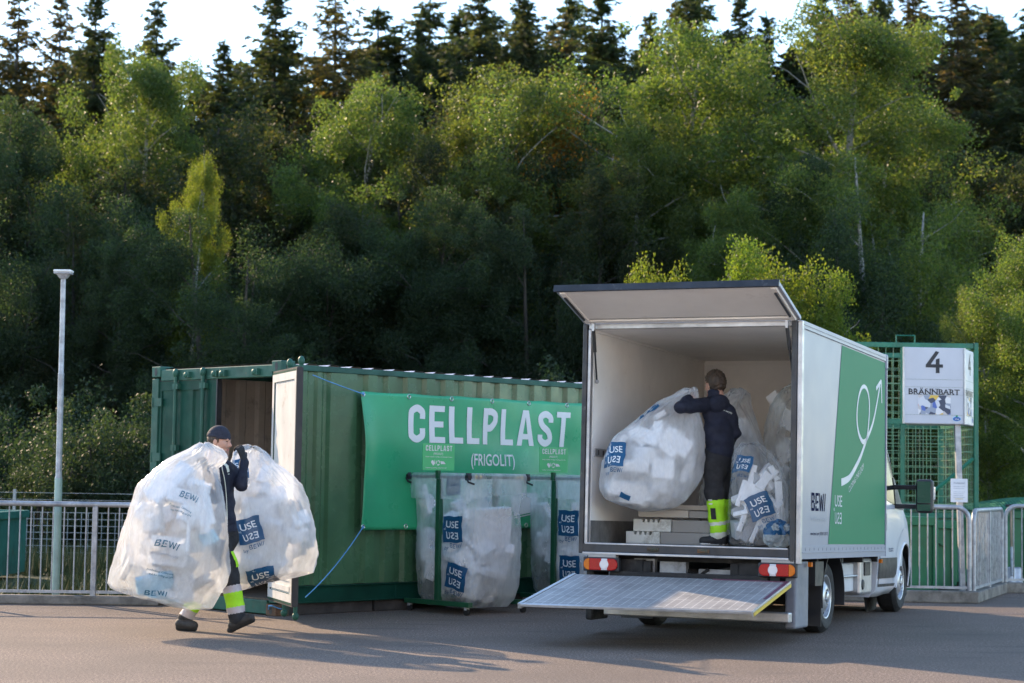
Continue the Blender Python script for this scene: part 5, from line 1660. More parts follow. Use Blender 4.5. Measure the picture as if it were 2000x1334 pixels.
class Bag:
    def __init__(s, name, label, rows=None, Y=18, ratio=.8, seed=1, film=None, group=None, frame=None, nfacet=46, depth_shift=None, p=2.3, bmax=.46, neck=None, pleat=.016, lumpy=.014, cat='plastic bag', closed_top=True, facet=(.78, .95)):
        rng = np.random.default_rng(seed); s.rng = rng
        NL, NS = 60, 104
        if rows is not None:
            ys = np.array([r[0] for r in rows], float)
            t = np.linspace(0, 1, NL); t = .5 * t + .5 * (.5 - .5 * np.cos(pi * t))
            yy = ys[0] + (ys[-1] - ys[0]) * t
            xl = np.interp(yy, ys, [r[1] for r in rows]); xr = np.interp(yy, ys, [r[2] for r in rows])
            L = np.array([at(a, b, Y) for a, b in zip(xl, yy)]); R = np.array([at(a, b, Y) for a, b in zip(xr, yy)])
            cx = (L[:, 0] + R[:, 0]) / 2; a = (R[:, 0] - L[:, 0]) / 2; z = (L[:, 2] + R[:, 2]) / 2
            bb = np.minimum(bmax, ratio * np.convolve(np.pad(a, 3, 'edge'), np.ones(7) / 7, 'valid'))
            cy = np.full(NL, Y)
            if depth_shift: cy = cy + np.interp(yy, [q[0] for q in depth_shift], [q[1] for q in depth_shift])
            ang = 0.0; pp = np.full(NL, p)
        else:
            cx, cy, z, a, bb, ang, pp = frame(NL)
        th = np.linspace(0, 2 * pi, NS + 1)[:-1]
        V = []
        for i in range(NL):
            c, sn = np.cos(th), np.sin(th); e = 2 / pp[i]
            x = a[i] * np.sign(c) * np.abs(c) ** e; y = bb[i] * np.sign(sn) * np.abs(sn) ** e
            V.append(np.stack([cx[i] + x * cos(ang) - y * sin(ang), cy[i] + x * sin(ang) + y * cos(ang), np.full(NS, z[i])], 1))
        V = np.array(V)
        cen = V.reshape(-1, 3).mean(0); cen[2] = .5 * (z.min() + z.max()) - .05 * (z.max() - z.min())
        V0 = V.copy()
        P = V.reshape(-1, 3)
        s.planes = []
        for k in range(nfacet):
            n = rng.normal(0, 1, 3); n[2] *= .75
            if rng.random() < .45: n[1] = -abs(n[1]) * 1.6
            n /= np.linalg.norm(n)
            d = ((P - cen) @ n)
            D = np.percentile(d, 99.7) * rng.uniform(*facet)
            s.planes.append((n, D))
            ex = np.maximum(0, d - D)
            P = P - n * (ex * .90)[:, None]
        V = P.reshape(NL, NS, 3)
        # keep the traced outline: stretch every level back to its width
        if rows is not None:
            for i in range(NL):
                lo, hi = V[i, :, 0].min(), V[i, :, 0].max()
                if hi - lo > 1e-4:
                    V[i, :, 0] = (cx[i] - a[i]) + (V[i, :, 0] - lo) * (2 * a[i] / (hi - lo))
            V[:, :, 2] = .35 * V[:, :, 2] + .65 * V0[:, :, 2]
        # creases and pleats that run from the neck
        nz_ = np.array([cx[0], cy[0], z[0]]) if neck is None else np.array(neck)
        dirs = V - cen; nrm = dirs / np.maximum(np.linalg.norm(dirs, axis=2, keepdims=True), 1e-5)
        dn = np.linalg.norm(V - nz_, axis=2)
        ph = rng.uniform(0, 6.28, 9)
        azi = np.arctan2(V[:, :, 1] - nz_[1], V[:, :, 0] - nz_[0]) if True else 0
        thg = np.broadcast_to(th[None, :], azi.shape)
        w = pleat * np.exp(-dn / .38) * (np.sin(thg * 17 + ph[0] + 2 * np.sin(dn * 5)) + .7 * np.sin(thg * 29 + ph[1] + dn * 7))
        f1 = np.sin(V[:, :, 0] * 9 + V[:, :, 2] * 4 + ph[2]) * np.sin(V[:, :, 1] * 8 - V[:, :, 2] * 7 + ph[3])
        f2 = np.abs(np.sin(V[:, :, 0] * 19 + V[:, :, 1] * 12 + V[:, :, 2] * 9 + ph[4] + 2 * f1)) - .6
        f3 = np.abs(np.sin(V[:, :, 0] * 31 - V[:, :, 2] * 27 + ph[5] + 3 * f1)) - .6
        V = V + nrm * (w + lumpy * (.8 * f1 + .5 * f2 + .35 * f3))[:, :, None]
        verts = V.reshape(-1, 3); fl = []; lt = []
        for i in range(NL - 1):
            for j in range(NS):
                fl += [i * NS + j, (i + 1) * NS + j, (i + 1) * NS + (j + 1) % NS, i * NS + (j + 1) % NS]; lt.append(4)
        extra = []
        tops = [(NL - 1, 1)] + ([(0, -1)] if closed_top else [])
        for lev, sg_ in tops:
            ci = NL * NS + len(extra); extra.append(V[lev].mean(0))
            for j in range(NS):
                q = [lev * NS + j, ci, lev * NS + (j + 1) % NS]
                if sg_ < 0: q = q[::-1]
                fl += q; lt.append(3)
        verts = np.concatenate([verts, np.array(extra)]) if extra else verts
        s.base = np.array([cen[0], cen[1], verts[:, 2].min()])
        s.cen = cen
        s.root = thing(name, s.base, None, label, cat, group)
        me = np_mesh('film', verts - s.base, fl, lt)
        s.film = link('film', me, film or M_filmA, s.root, smooth=180)
        s.bvh = BVHTree.FromPolygons([tuple(v) for v in verts], [tuple(fl[sum_:sum_ + n]) for sum_, n in zip(np.concatenate([[0], np.cumsum(lt)[:-1]]), lt)])
        s.Y = Y

    def inside(s, p):
        r = s.bvh.find_nearest(Vector(p))
        return r[0] is not None and (Vector(p) - r[0]).dot(r[1]) < -.004

    def block(s, c, R, size, m, mn=.10, pull=.03):
        """foam block at world point c, shrunk until it lies inside the film"""
        c = np.array(c, float); size = np.array(size, float); ok = False
        for it in range(16):
            cor = [c + R @ (size / 2 * np.array(q)) for q in [(a, b, d) for a in (-1, 1) for b in (-1, 1) for d in (-1, 1)]]
            if all(s.inside(q) for q in cor): ok = True; break
            size[:2] *= .91; size[2] *= .975; c = c + (s.cen - c) * pull
        if not ok or size.max() < mn: return False
        mb = MB(); h = size / 2
        cor = [c - s.base + R @ (h * np.array(q)) for q in [(-1, -1, -1), (1, -1, -1), (1, 1, -1), (-1, 1, -1), (-1, -1, 1), (1, -1, 1), (1, 1, 1), (-1, 1, 1)]]
        mb.hexa(cor)
        mb.build('foam_block', m, s.root, bevel=.005, seg=1)
        return True

    def fill(s, nwall, ninner, mats, big=(.25, .62), core=True):
        """big blocks in the middle first, then blocks lying against the film, then loose pieces"""
        rng = s.rng
        co = np.array([v.co for v in s.film.data.vertices]) + s.base
        lo, hi = co.min(0), co.max(0); H = hi[2] - lo[2]
        if core:
            for k in range(5):
                c = np.array([s.cen[0] + rng.normal(0, .10), s.cen[1] + rng.normal(0, .05), lo[2] + H * (.14 + .15 * k)])
                R = np.array(Matrix.Rotation(rng.normal(0, .6), 3, 'Z') @ Matrix.Rotation(rng.normal(0, .25), 3, 'Y') @ Matrix.Rotation(rng.normal(0, .25), 3, 'X'))
                s.block(c, R, ((hi[0] - lo[0]) * rng.uniform(.45, .75), (hi[1] - lo[1]) * rng.uniform(.45, .75), H * rng.uniform(.14, .24)), mats[int(rng.integers(len(mats)))])
        done = 0
        for tr_ in range(nwall * 6):
            if done >= nwall: break
            p = co[int(rng.integers(len(co)))]
            r = s.bvh.find_nearest(Vector(p)); n = np.array(r[1])
            if n[1] > .2 and rng.random() < .75: continue
            if p[2] > lo[2] + .86 * H: continue
            t = np.cross(n, [0, 0, 1.0]); t /= np.linalg.norm(t) + 1e-9; b = np.cross(n, t)
            a = rng.normal(0, .6); t, b = t * cos(a) + b * sin(a), b * cos(a) - t * sin(a)
            th = rng.uniform(.05, .12)
            if s.block(p - n * (th / 2 + .012), np.stack([t, b, n], 1), (rng.uniform(*big), rng.uniform(.16, .40), th), mats[int(rng.integers(len(mats)))], mn=.16, pull=.015): done += 1
        for k in range(ninner):
            A = rng.normal(0, 1, (3, 3)); Q, _ = np.linalg.qr(A)
            c = s.cen + rng.uniform(-.5, .5, 3) * (hi - lo) * .85
            s.block(c, Q, (rng.uniform(.2, .55), rng.uniform(.10, .30), rng.uniform(.04, .11)), mats[int(rng.integers(len(mats)))])

    def decal(s, px, py, items, rot=0.0, off=.005, step=.03):
        """items: (list of 2-D shapes in metres, material, name); laid on the film round the point seen at a pixel"""
        d = Vector(at(px, py, 10) - CAMP).normalized()
        h = s.bvh.ray_cast(Vector(CAMP), d)
        if h[0] is None: return
        p0, n = h[0], h[1]
        if n.dot(d) > 0: n = -n
        n = (n * .6 - d * .4); n.normalize()
        U = Vector((0, 0, 1)); R = U.cross(n).normalized(); U = n.cross(R).normalized()
        c, sn = cos(rot), sin(rot)
        for q, (shapes, m, nm) in enumerate(items):
            V, F = cut_grid(shapes, step)
            pts = []
            for a, b in V:
                wa, wb = a + .005 * sin(b * 23 + px) + .003 * sin(b * 51 + a * 20), b + .005 * sin(a * 27 + py) + .003 * sin(a * 55 - b * 18)
                a2, b2 = wa * c - wb * sn, wa * sn + wb * c
                o = p0 + R * a2 + U * b2 + n * .25
                hh = s.bvh.ray_cast(o, -n, .6)
                pts.append(None if hh[0] is None else hh[0] + n * (off + .003 * q) - Vector(s.base))
            mb = MB()
            mb.v = [tuple(x) if x is not None else (0, 0, 0) for x in pts]
            for f in F:
                if all(pts[i] is not None for i in f):
                    if max((pts[i] - pts[f[0]]).length for i in f) < .15: mb.f.append(list(f)); mb.m.append(0)
            if mb.f:
                used = sorted({i for f in mb.f for i in f}); remap = {i: k for k, i in enumerate(used)}
                mb.v = [mb.v[i] for i in used]; mb.f = [[remap[i] for i in f] for f in mb.f]
                mb.build(nm, m, s.film, smooth=180)

    def logo(s, px, py, size, rot=0.0, by=True, sq=None, mir=False):
        h = size
        w_ = sq or size
        S = [rect(-w_ / 2, -h / 2, w_ / 2, h / 2)]
        T = [word('USE', 0, .06 * h, .27 * h, w=.66 * w_, bold=.012), *usq(.0, -.36 * h, .27 * h, .68 * w_, .012), word('RE', -.36 * w_, -.03 * h, .07 * h, w=.11 * w_)]
        it = [(S, M_print, 'print'), (T, M_printw, 'lettering')]
        if mir: it = [([(v * [1, -1], f) for v, f in q], m, n) for q, m, n in it]
        s.decal(px, py, it, rot)
        if by:
            d = -h / 2 - .05 - .09 * h
            s.decal(px, py, [([word('by', -.30 * w_, d, .14 * h, w=.20 * w_), bewi(.16 * w_, d + .07 * h, .17 * h, .60 * w_)], M_print, 'lettering')], rot)


GRP = 'bags of foam in the yard'
A_rows = [(855.5, 386, 406), (861, 381, 418), (870, 371, 430), (880, 354, 437.5), (890, 335, 442.5), (898, 322, 441), (904, 313, 437), (910, 303, 427), (941, 267, 430), (967, 258, 434), (1001, 244, 439), (1041, 230, 445), (1080, 217, 446), (1115, 212, 446), (1140, 209, 440), (1154, 208, 433), (1166, 216, 425), (1178, 268, 420), (1188, 330, 414), (1195, 395, 410)]
bagA = Bag('foam_bag', 'bulging clear bag of foam slung over the back of the walking man, nearest the fence', A_rows, 17.15, .74, 3, M_filmA, GRP, bmax=.40, pleat=.020)
bagA.fill(16, 16, [M_foam, M_foam, M_foam, M_foam, M_foamd, M_foamd, M_foam, M_foamb])
def box_in(b, px, py, dY, size, yaw, tilt, roll, m):
    R = np.array((Matrix.Rotation(yaw, 3, 'Z') @ Matrix.Rotation(tilt, 3, 'Y') @ Matrix.Rotation(roll, 3, 'X')))
    b.block(at(px, py, b.Y + dY), R, size, m)
box_in(bagA, 315, 1160, -.02, (.82, .50, .15), .1, .10, 0, M_foamd)
box_in(bagA, 325, 1085, -.24, (.66, .06, .30), .05, .12, 0, M_foam)
box_in(bagA, 372, 1040, -.29, (.07, .04, .42), .0, .06, 0, M_foam)
box_in(bagA, 415, 985, -.16, (.16, .20, .50), -.5, -.1, 0, M_foam)
box_in(bagA, 300, 1000, -.12, (.40, .30, .16), .5, -.5, .2, M_foam)
bagA.decal(326, 1070, [([bewi(0, 0, .060, .215)], M_printteal, 'lettering'), ([word('for a better everyday', .0, -.070, .024, w=.245)], M_printg, 'lettering')], -.17)
bagA.decal(313, 1121, [([word('Production, Converting', 0, .01, .019, w=.235, bold=.012), word('and Recycling of EPS', .015, -.026, .019, w=.21, bold=.012)], M_printteal, 'lettering')], -.20)
bagA.decal(304, 1163, [([bewi(0, 0, .045, .20)], M_printteal, 'lettering')], -.10)
bagA.decal(366, 975, [([bewi(0, 0, .055, .16)], M_printteal, 'lettering'), ([word('Production, Converting', -.02, -.10, .018, w=.20, bold=.012), word('and Recycling of EPS', .0, -.135, .018, w=.18, bold=.012)], M_printteal, 'lettering')], -.35)

B_rows = [(857, 483, 499), (866, 462, 515), (878, 456, 524), (902, 452, 537), (919, 447, 562), (945, 441, 589), (976, 436, 602), (1028, 431, 615), (1080, 428, 621), (1110, 428, 613), (1128, 425, 607), (1140, 424, 535), (1154, 422, 478), (1168, 421, 430)]
bagB = Bag('foam_bag', 'bulging white bag with blue squares held by the raised arm of the walking man', B_rows, 18.05, .72, 11, M_filmB, GRP, bmax=.36, pleat=.024, neck=at(470, 880, 18.0))
bagB.fill(16, 12, [M_foam, M_foam, M_foam, M_foam, M_foamd])
box_in(bagB, 545, 1105, -.10, (.50, .35, .22), -.1, -.22, 0, M_foamd)
box_in(bagB, 500, 1000, -.12, (.45, .2, .3), .2, .3, 0, M_foam)
bagB.logo(487, 1036, .235, .26)
bagB.logo(513, 1132, .26, .24, by=False)
bagB.logo(462, 918, .22, .12)

TG = 'bags of foam inside the truck'
C_rows = [(756, 1338, 1357), (764, 1322, 1362), (775, 1308, 1364), (792, 1277, 1362), (810, 1252, 1364), (830, 1227, 1370), (855, 1194, 1376), (888, 1181, 1377), (910, 1176, 1377), (939, 1173, 1371), (960, 1172, 1356), (972, 1173, 1343), (986, 1183, 1330), (996, 1222, 1316), (1001, 1250, 1292)]
bagC = Bag('foam_bag', 'big round bag of white foam that the man in the truck is hugging', C_rows, 17.93, .66, 7, M_filmB, TG, bmax=.34, pleat=.022, neck=at(1346, 760, 17.95))
bagC.fill(16, 12, [M_foam])
box_in(bagC, 1295, 925, -.18, (.58, .25, .24), .05, .02, 0, M_foam)
box_in(bagC, 1310, 870, -.22, (.50, .08, .12), .05, .7, 0, M_foam)
bagC.logo(1201, 887, .235, -.05, sq=.19)
bagC.decal(1262, 806, [([rect(-.14, -.02, .14, .02)], M_print, 'print')], .62)
bagC.decal(1222, 971, [([rect(-.06, -.02, .04, .03)], M_print, 'print')], -.4)

D_rows = [(866, 1446, 1482), (885, 1435, 1508), (910, 1429, 1530), (950, 1426, 1541), (1000, 1424, 1544), (1040, 1422, 1545), (1060, 1424, 1544), (1067, 1432, 1536)]
bagD = Bag('foam_bag', 'clear bag of foam strips with two blue squares, right of the man in the truck', D_rows, 17.85, .62, 23, M_filmD, TG, bmax=.24, p=3.0, facet=(.9, 1.0))
bagD.fill(12, 22, [M_foam, M_foam, M_foam, M_foamg], big=(.18, .4), core=False)
for px, py, dy, sz, yw, ti in [(1463, 930, -.13, (.10, .05, .36), 0, .25), (1500, 935, -.11, (.08, .05, .42), 0, .75), (1450, 1010, -.13, (.07, .05, .38), .2, .35), (1530, 970, -.10, (.12, .06, .34), 0, -.08), (1475, 1045, -.12, (.06, .04, .26), 0, .4), (1440, 960, -.12, (.09, .05, .30), 0, .3), (1520, 910, -.08, (.12, .06, .18), 0, -.5)]:
    box_in(bagD, px, py, dy, sz, yw, ti, 0, M_foam)
bagD.logo(1484, 988, .225, .42)
bagD.logo(1452, 905, .155, -.25)
E_rows = [(750, 1428, 1450), (767, 1414, 1466), (799, 1406, 1471), (830, 1402, 1484), (869, 1398, 1497), (900, 1398, 1502), (960, 1398, 1505), (1015, 1402, 1500)]
bagE = Bag('foam_bag', 'tall milky bag of foam behind the right shoulder of the man in the truck', E_rows, 18.85, .8, 31, M_filmB, TG, bmax=.30)
bagE.fill(10, 8, [M_foam])
F_rows = [(742, 1552, 1575), (760, 1528, 1590), (790, 1506, 1598), (830, 1494, 1600), (870, 1490, 1602), (930, 1490, 1602), (1000, 1494, 1596)]
bagF = Bag('foam_bag', 'clear bag of foam half hidden by the right rear post of the truck', F_rows, 19.0, .7, 37, M_filmC, TG, bmax=.34)
bagF.fill(8, 10, [M_foam])
H_rows = [(905, 1385, 1430), (960, 1368, 1442), (1000, 1366, 1444), (1035, 1371, 1444), (1047, 1378, 1438)]
bagH = Bag('foam_bag', 'bag of foam on the truck floor behind the legs of the man in the truck', H_rows, 18.55, .7, 41, M_filmC, TG, bmax=.25)
bagH.fill(8, 6, [M_foam])

# bags hung in the stands
def stand_bag(y0, label, seed, blocks, logos):
    def frame(NL):
        t = np.linspace(0, 1, NL); z = 1.452 - 1.385 * t
        kx = np.interp(t, [0, .06, .3, .7, .92, 1], [1.0, 1.0, .98, 1.0, .96, .80]); ky = np.interp(t, [0, .06, .3, .7, .92, 1], [1.0, 1.0, .99, 1.04, .98, .8])
        c = np.array([cw(.54 + .02 * q, y0 + .415, 0) for q in t])
        return c[:, 0], c[:, 1], z, .475 * kx, .400 * ky, -.7869, np.interp(t, [0, .5, 1], [9, 7, 5.0])
    b = Bag('foam_bag', label, None, 20.4, seed=seed, film=M_filmC, group='bags hung in the stands', frame=frame, nfacet=26, lumpy=.012, pleat=.012, closed_top=False, facet=(.96, 1.02))
    b.cen = cw(.54, y0 + .415, .62)
    # upper rim of the bag folded down over the stand
    mb = MB(); n = 96; vs = []
    rng = np.random.default_rng(seed + 5)
    for j, (zz, k_) in enumerate(((1.470, 1.0), (1.476, 1.06), (1.44, 1.095), (1.32, 1.085), (1.215, 1.085))):
        for i in range(n):
            th = 2 * pi * i / n; e = 2 / 9
            x = .475 * k_ * math.copysign(abs(cos(th)) ** e, cos(th)); y = .40 * k_ * math.copysign(abs(sin(th)) ** e, sin(th))
            f = .010 * sin(th * 9 + seed) * j / 4 + .007 * sin(th * 23 + j)
            zz2 = zz + (.045 * sin(th * 2 + seed) + .015 * sin(th * 7) if j == 4 else 0)
            vs.append(cw(.54 + x * (1 + f), y0 + .415 + y * (1 + f), zz2) - b.base)
    mb.add(vs, [(j * n + i, j * n + (i + 1) % n, (j + 1) * n + (i + 1) % n, (j + 1) * n + i) for j in range(4) for i in range(n)])
    mb.build('turned_rim', M_filmC, b.root, smooth=180)
    for bx_ in blocks:
        (x, y, z, sz, yw, ti, ro, m) = bx_
        R = C_ROT @ np.array(Matrix.Rotation(yw, 3, 'Z') @ Matrix.Rotation(ti, 3, 'Y') @ Matrix.Rotation(ro, 3, 'X'))
        b.block(cw(x, y0 + y, z), R, sz, m)
    b.fill(10, 12, [M_foam], core=False)
    for lg in logos: b.logo(*lg[0], **lg[1])
    return b
stand_bag(1.73, 'clear bag half full of white foam hanging in the left bag stand', 51,
          [(.78, .50, .80, (.12, .55, .62), 0, .10, .05, M_foam), (.62, .32, .62, (.62, .50, .05), .2, .22, .30, M_foam), (.55, .45, .40, (.55, .50, .28), .3, .1, .2, M_foam), (.80, .62, .55, (.10, .30, .40), .2, -.2, .6, M_foam), (.75, .25, .30, (.30, .25, .25), .4, .2, 0, M_foam), (.45, .50, .22, (.6, .5, .16), .1, 0, 0, M_foamd), (.35, .40, .85, (.3, .4, .3), .5, .3, .2, M_foam)],
          [((886, 948), dict(size=.20, rot=.05, mir=True, by=False)), ((884, 1034), dict(size=.275, rot=.03)), ((889, 1127), dict(size=.265, rot=-.22))])
stand_bag(3.49, 'clear bag of foam in the half hidden bag stand beside the truck', 57,
          [(.70, .30, .45, (.4, .4, .4), .3, .2, .1, M_foam), (.55, .5, .30, (.6, .5, .25), .1, 0, .1, M_foam), (.6, .3, .75, (.3, .3, .3), .3, .3, .2, M_foam)],
          [((1110, 1022), dict(size=.285, rot=.0)), ((1112, 1110), dict(size=.28, rot=.03, by=False)), ((1112, 930), dict(size=.2, rot=0))])

# foam slabs stacked on the truck floor
M_slab = foam_mat('cream_foam', (.43, .395, .34), ((.20, .17, .13), 5, .62, .8))
def slab_(x0, x1, y0, y1, z0, z1, yaw, label, notches, m=None):
    c = Vector(((x0 + x1) / 2, (y0 + y1) / 2, z0))
    t = MB(); hx, hy = (x1 - x0) / 2, (y1 - y0) / 2
    t.box(-hx, hx, -hy, hy, 0, (z1 - z0) * .999)
    if notches:
        t2 = MB(); h = z1 - z0; xs = [-hx] + [v for q in notches for v in (q, q + .028)] + [hx]
        poly = [(-hx, 0), (hx, 0), (hx, h)]
        for q in reversed(notches): poly += [(q + .028, h), (q + .024, h - .03), (q + .004, h - .03), (q, h)]
        poly += [(-hx, h)]
        t = MB().prism(poly, lambda u, v: (u, -hy, v), lambda u, v: (u, hy, v))
    o = t.build('foam_slab', m or M_slab, None, bevel=.004, seg=1)
    o.matrix_world = Matrix.Translation(Vector(tw(*c))) @ _tM.to_4x4() @ Matrix.Rotation(yaw, 4, 'Z')
    tag(o, label, 'foam slab', 'foam slabs stacked on the truck floor', 'thing')
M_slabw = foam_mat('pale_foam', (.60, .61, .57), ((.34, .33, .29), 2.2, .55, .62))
M_slabd = foam_mat('shaded_foam', (.26, .245, .225), ((.15, .14, .12), 4, .58, .74))  # darker foam copy: shade on the stack's right side put into the colour
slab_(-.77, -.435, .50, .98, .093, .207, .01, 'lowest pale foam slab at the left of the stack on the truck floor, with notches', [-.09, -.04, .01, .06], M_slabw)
slab_(-.43, .16, .515, .98, .093, .205, .01, 'lowest shade-coloured foam slab of the stack, between the pale slabs and the shoes', [], M_slabd)
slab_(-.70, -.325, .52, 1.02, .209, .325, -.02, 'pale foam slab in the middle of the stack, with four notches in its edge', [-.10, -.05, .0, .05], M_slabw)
slab_(-.32, .14, .535, 1.02, .208, .322, -.02, 'shade-coloured foam slab in the middle of the stack, beside the pale notched slab', [], M_slabd)
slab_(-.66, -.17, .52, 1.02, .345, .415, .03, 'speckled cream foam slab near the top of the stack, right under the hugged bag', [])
slab_(-.165, .16, .54, 1.02, .345, .41, .03, 'short shade-coloured foam slab near the top of the stack, beside the yellow trouser leg', [], M_slabd)
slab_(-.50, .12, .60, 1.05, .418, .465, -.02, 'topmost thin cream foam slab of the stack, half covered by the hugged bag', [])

# crumpled ball of empty film
def crumple():
    rng = np.random.default_rng(9)
    bm = bmesh.new(); bmesh.ops.create_icosphere(bm, subdivisions=4, radius=.115)
    for v in bm.verts:
        d = v.co.normalized(); q = 0
        for k in range(5):
            a = rng.normal(0, 1, 3) if False else np.array([sin(k * 2.1 + 1), cos(k * 1.7), sin(k * 3.3)])
            q += abs(sin(float(np.dot(a, d)) * (7 + 4 * k) + k)) * (.34 / (k + 1.2))
        v.co = d * .115 * (.72 + q); v.co.z *= .95
    me = bpy.data.meshes.new('crumpled_film'); bm.to_mesh(me); bm.free()
    o = link('crumpled_film', me, [M_filmC, M_print], None, smooth=40)
    for p in me.polygons:
        c = p.center
        if c.z > .0 and c.y < .03 and sin(c.x * 60 + 1) + sin(c.z * 70) > -.35: p.material_index = 1
    q = at(1520, 1044, 17.60); o.location = q
    tag(o, 'crumpled empty bag with blue print lying at the right edge of the truck floor', 'empty bag')
crumple()
# ------------------------------------------------------------------ people: one continuous skin grown from rounded limbs
class Body:
    def __init__(s, lo, hi, h=.0075):
        s.lo = np.array(lo, float); s.h = h
        s.n = np.ceil((np.array(hi) - s.lo) / h).astype(int) + 1
        s.D = np.full(s.n, 1.0, np.float32); s.M = np.zeros(s.n, np.uint8)
    def _sub(s, a, b, pad):
        i0 = np.maximum(0, np.floor((np.minimum(a, b) - pad - s.lo) / s.h).astype(int)); i1 = np.minimum(s.n, np.ceil((np.maximum(a, b) + pad - s.lo) / s.h).astype(int) + 1)
        sl = tuple(slice(p, q) for p, q in zip(i0, i1))
        g = [((np.arange(p, q)) * s.h + o).astype(np.float32) for p, q, o in zip(i0, i1, s.lo)]
        return sl, np.meshgrid(*g, indexing='ij', sparse=True)
    def _join(s, sl, d, mi, k):
        D = s.D[sl]; m = s.M[sl]
        m[d < D] = mi
        if k > 0:
            hh = np.clip(.5 + .5 * (D - d) / k, 0, 1)
            s.D[sl] = D + (d - D) * hh - k * hh * (1 - hh)
        else: s.D[sl] = np.minimum(D, d)
    def cap(s, a, b, ra, rb, mi, k=.02, flat=None):
        """tapered limb from a to b; flat = (direction, factor): thinner (<1) along that direction"""
        a = np.array(a, float); b = np.array(b, float)
        sl, (X, Y, Z) = s._sub(a, b, max(ra, rb) + .09)
        px, py, pz = X - a[0], Y - a[1], Z - a[2]
        ab = b - a
        if flat is not None:
            w = np.array(flat[0], float); w /= np.linalg.norm(w); q = 1 / flat[1] - 1
            dw = (px * w[0] + py * w[1] + pz * w[2]) * q
            px, py, pz = px + w[0] * dw, py + w[1] * dw, pz + w[2] * dw
            ab = ab + w * ab.dot(w) * q
        L2 = max(ab.dot(ab), 1e-9)
        t = np.clip((px * ab[0] + py * ab[1] + pz * ab[2]) / L2, 0, 1)
        d = np.sqrt((px - ab[0] * t) ** 2 + (py - ab[1] * t) ** 2 + (pz - ab[2] * t) ** 2) - (ra + (rb - ra) * t)
        if flat is not None: d = d * min(1, flat[1] ** .5)
        s._join(sl, d.astype(np.float32), mi, k)
    def ell(s, c, R, r, mi, k=.02):
        """ellipsoid: R columns are its axes"""
        c = np.array(c, float); r = np.array(r, float)
        sl, (X, Y, Z) = s._sub(c, c, r.max() + .05)
        p = [X - c[0], Y - c[1], Z - c[2]]
        q = [(p[0] * R[0, i] + p[1] * R[1, i] + p[2] * R[2, i]) / r[i] for i in range(3)]
        k0 = np.sqrt(q[0] ** 2 + q[1] ** 2 + q[2] ** 2); k1 = np.sqrt((q[0] / r[0]) ** 2 + (q[1] / r[1]) ** 2 + (q[2] / r[2]) ** 2)
        d = k0 * (k0 - 1) / np.maximum(k1, 1e-6)
        s._join(sl, d.astype(np.float32), mi, k)
    def mesh(s, name, origin, wrinkle=None):
        D = s.D; n = D.shape; ins = D < 0
        cells = np.zeros([q - 1 for q in n], np.uint8)
        for a in (0, 1):
            for b in (0, 1):
                for c in (0, 1):
                    cells += ins[a:n[0] - 1 + a, b:n[1] - 1 + b, c:n[2] - 1 + c]
        act = (cells > 0) & (cells < 8)
        idx = np.argwhere(act); nv = len(idx)
        acc = np.zeros((nv, 3)); cnt = np.zeros(nv)
        corners = [(a, b, c) for a in (0, 1) for b in (0, 1) for c in (0, 1)]
        val = {q: D[idx[:, 0] + q[0], idx[:, 1] + q[1], idx[:, 2] + q[2]].astype(float) for q in corners}
        for q in corners:
            for ax in range(3):
                if q[ax]: continue
                q2 = list(q); q2[ax] = 1; q2 = tuple(q2)
                v0, v1 = val[q], val[q2]; cr = (v0 < 0) != (v1 < 0)
                t = np.where(cr, v0 / np.where(cr, v0 - v1, 1), 0)
                p = np.tile(np.array(q, float), (nv, 1)); p[:, ax] = t
                acc[cr] += p[cr]; cnt[cr] += 1
        V = (idx + acc / cnt[:, None]) * s.h + s.lo
        vid = np.full([q - 1 for q in n], -1, np.int64); vid[act] = np.arange(nv)
        F = []; MI = []
        for ax in range(3):
            o1, o2 = [(1, 2), (2, 0), (0, 1)][ax]
            sl0 = [slice(1, q - 1) for q in n]; sl1 = [slice(1, q - 1) for q in n]
            sl0[ax] = slice(0, n[ax] - 1); sl1[ax] = slice(1, n[ax])
            a = ins[tuple(sl0)]; b = ins[tuple(sl1)]
            e = np.argwhere(a != b); off = np.ones(3, int); off[ax] = 0
            e = e + off
            fl = ins[e[:, 0], e[:, 1], e[:, 2]]
            def cell(d1, d2):
                q = e.copy(); q[:, o1] -= d1; q[:, o2] -= d2
                return vid[q[:, 0], q[:, 1], q[:, 2]]
            quad = np.stack([cell(1, 1), cell(0, 1), cell(0, 0), cell(1, 0)], 1)
            quad[~fl] = quad[~fl][:, ::-1]
            e2 = e.copy(); e2[:, ax] += 1
            ii = np.where(fl[:, None], e, e2)
            F.append(quad); MI.append(s.M[ii[:, 0], ii[:, 1], ii[:, 2]])
        F = np.concatenate(F); MI = np.concatenate(MI)
        ok = (F >= 0).all(1); F = F[ok]; MI = MI[ok]
        # relax a little, then fold the cloth
        for it in range(2):
            S = np.zeros_like(V); c = np.zeros(nv)
            for q in range(4):
                np.add.at(S, F[:, q], V[F[:, (q + 1) % 4]]); np.add.at(c, F[:, q], 1)
            V = .5 * V + .5 * S / np.maximum(c, 1)[:, None]
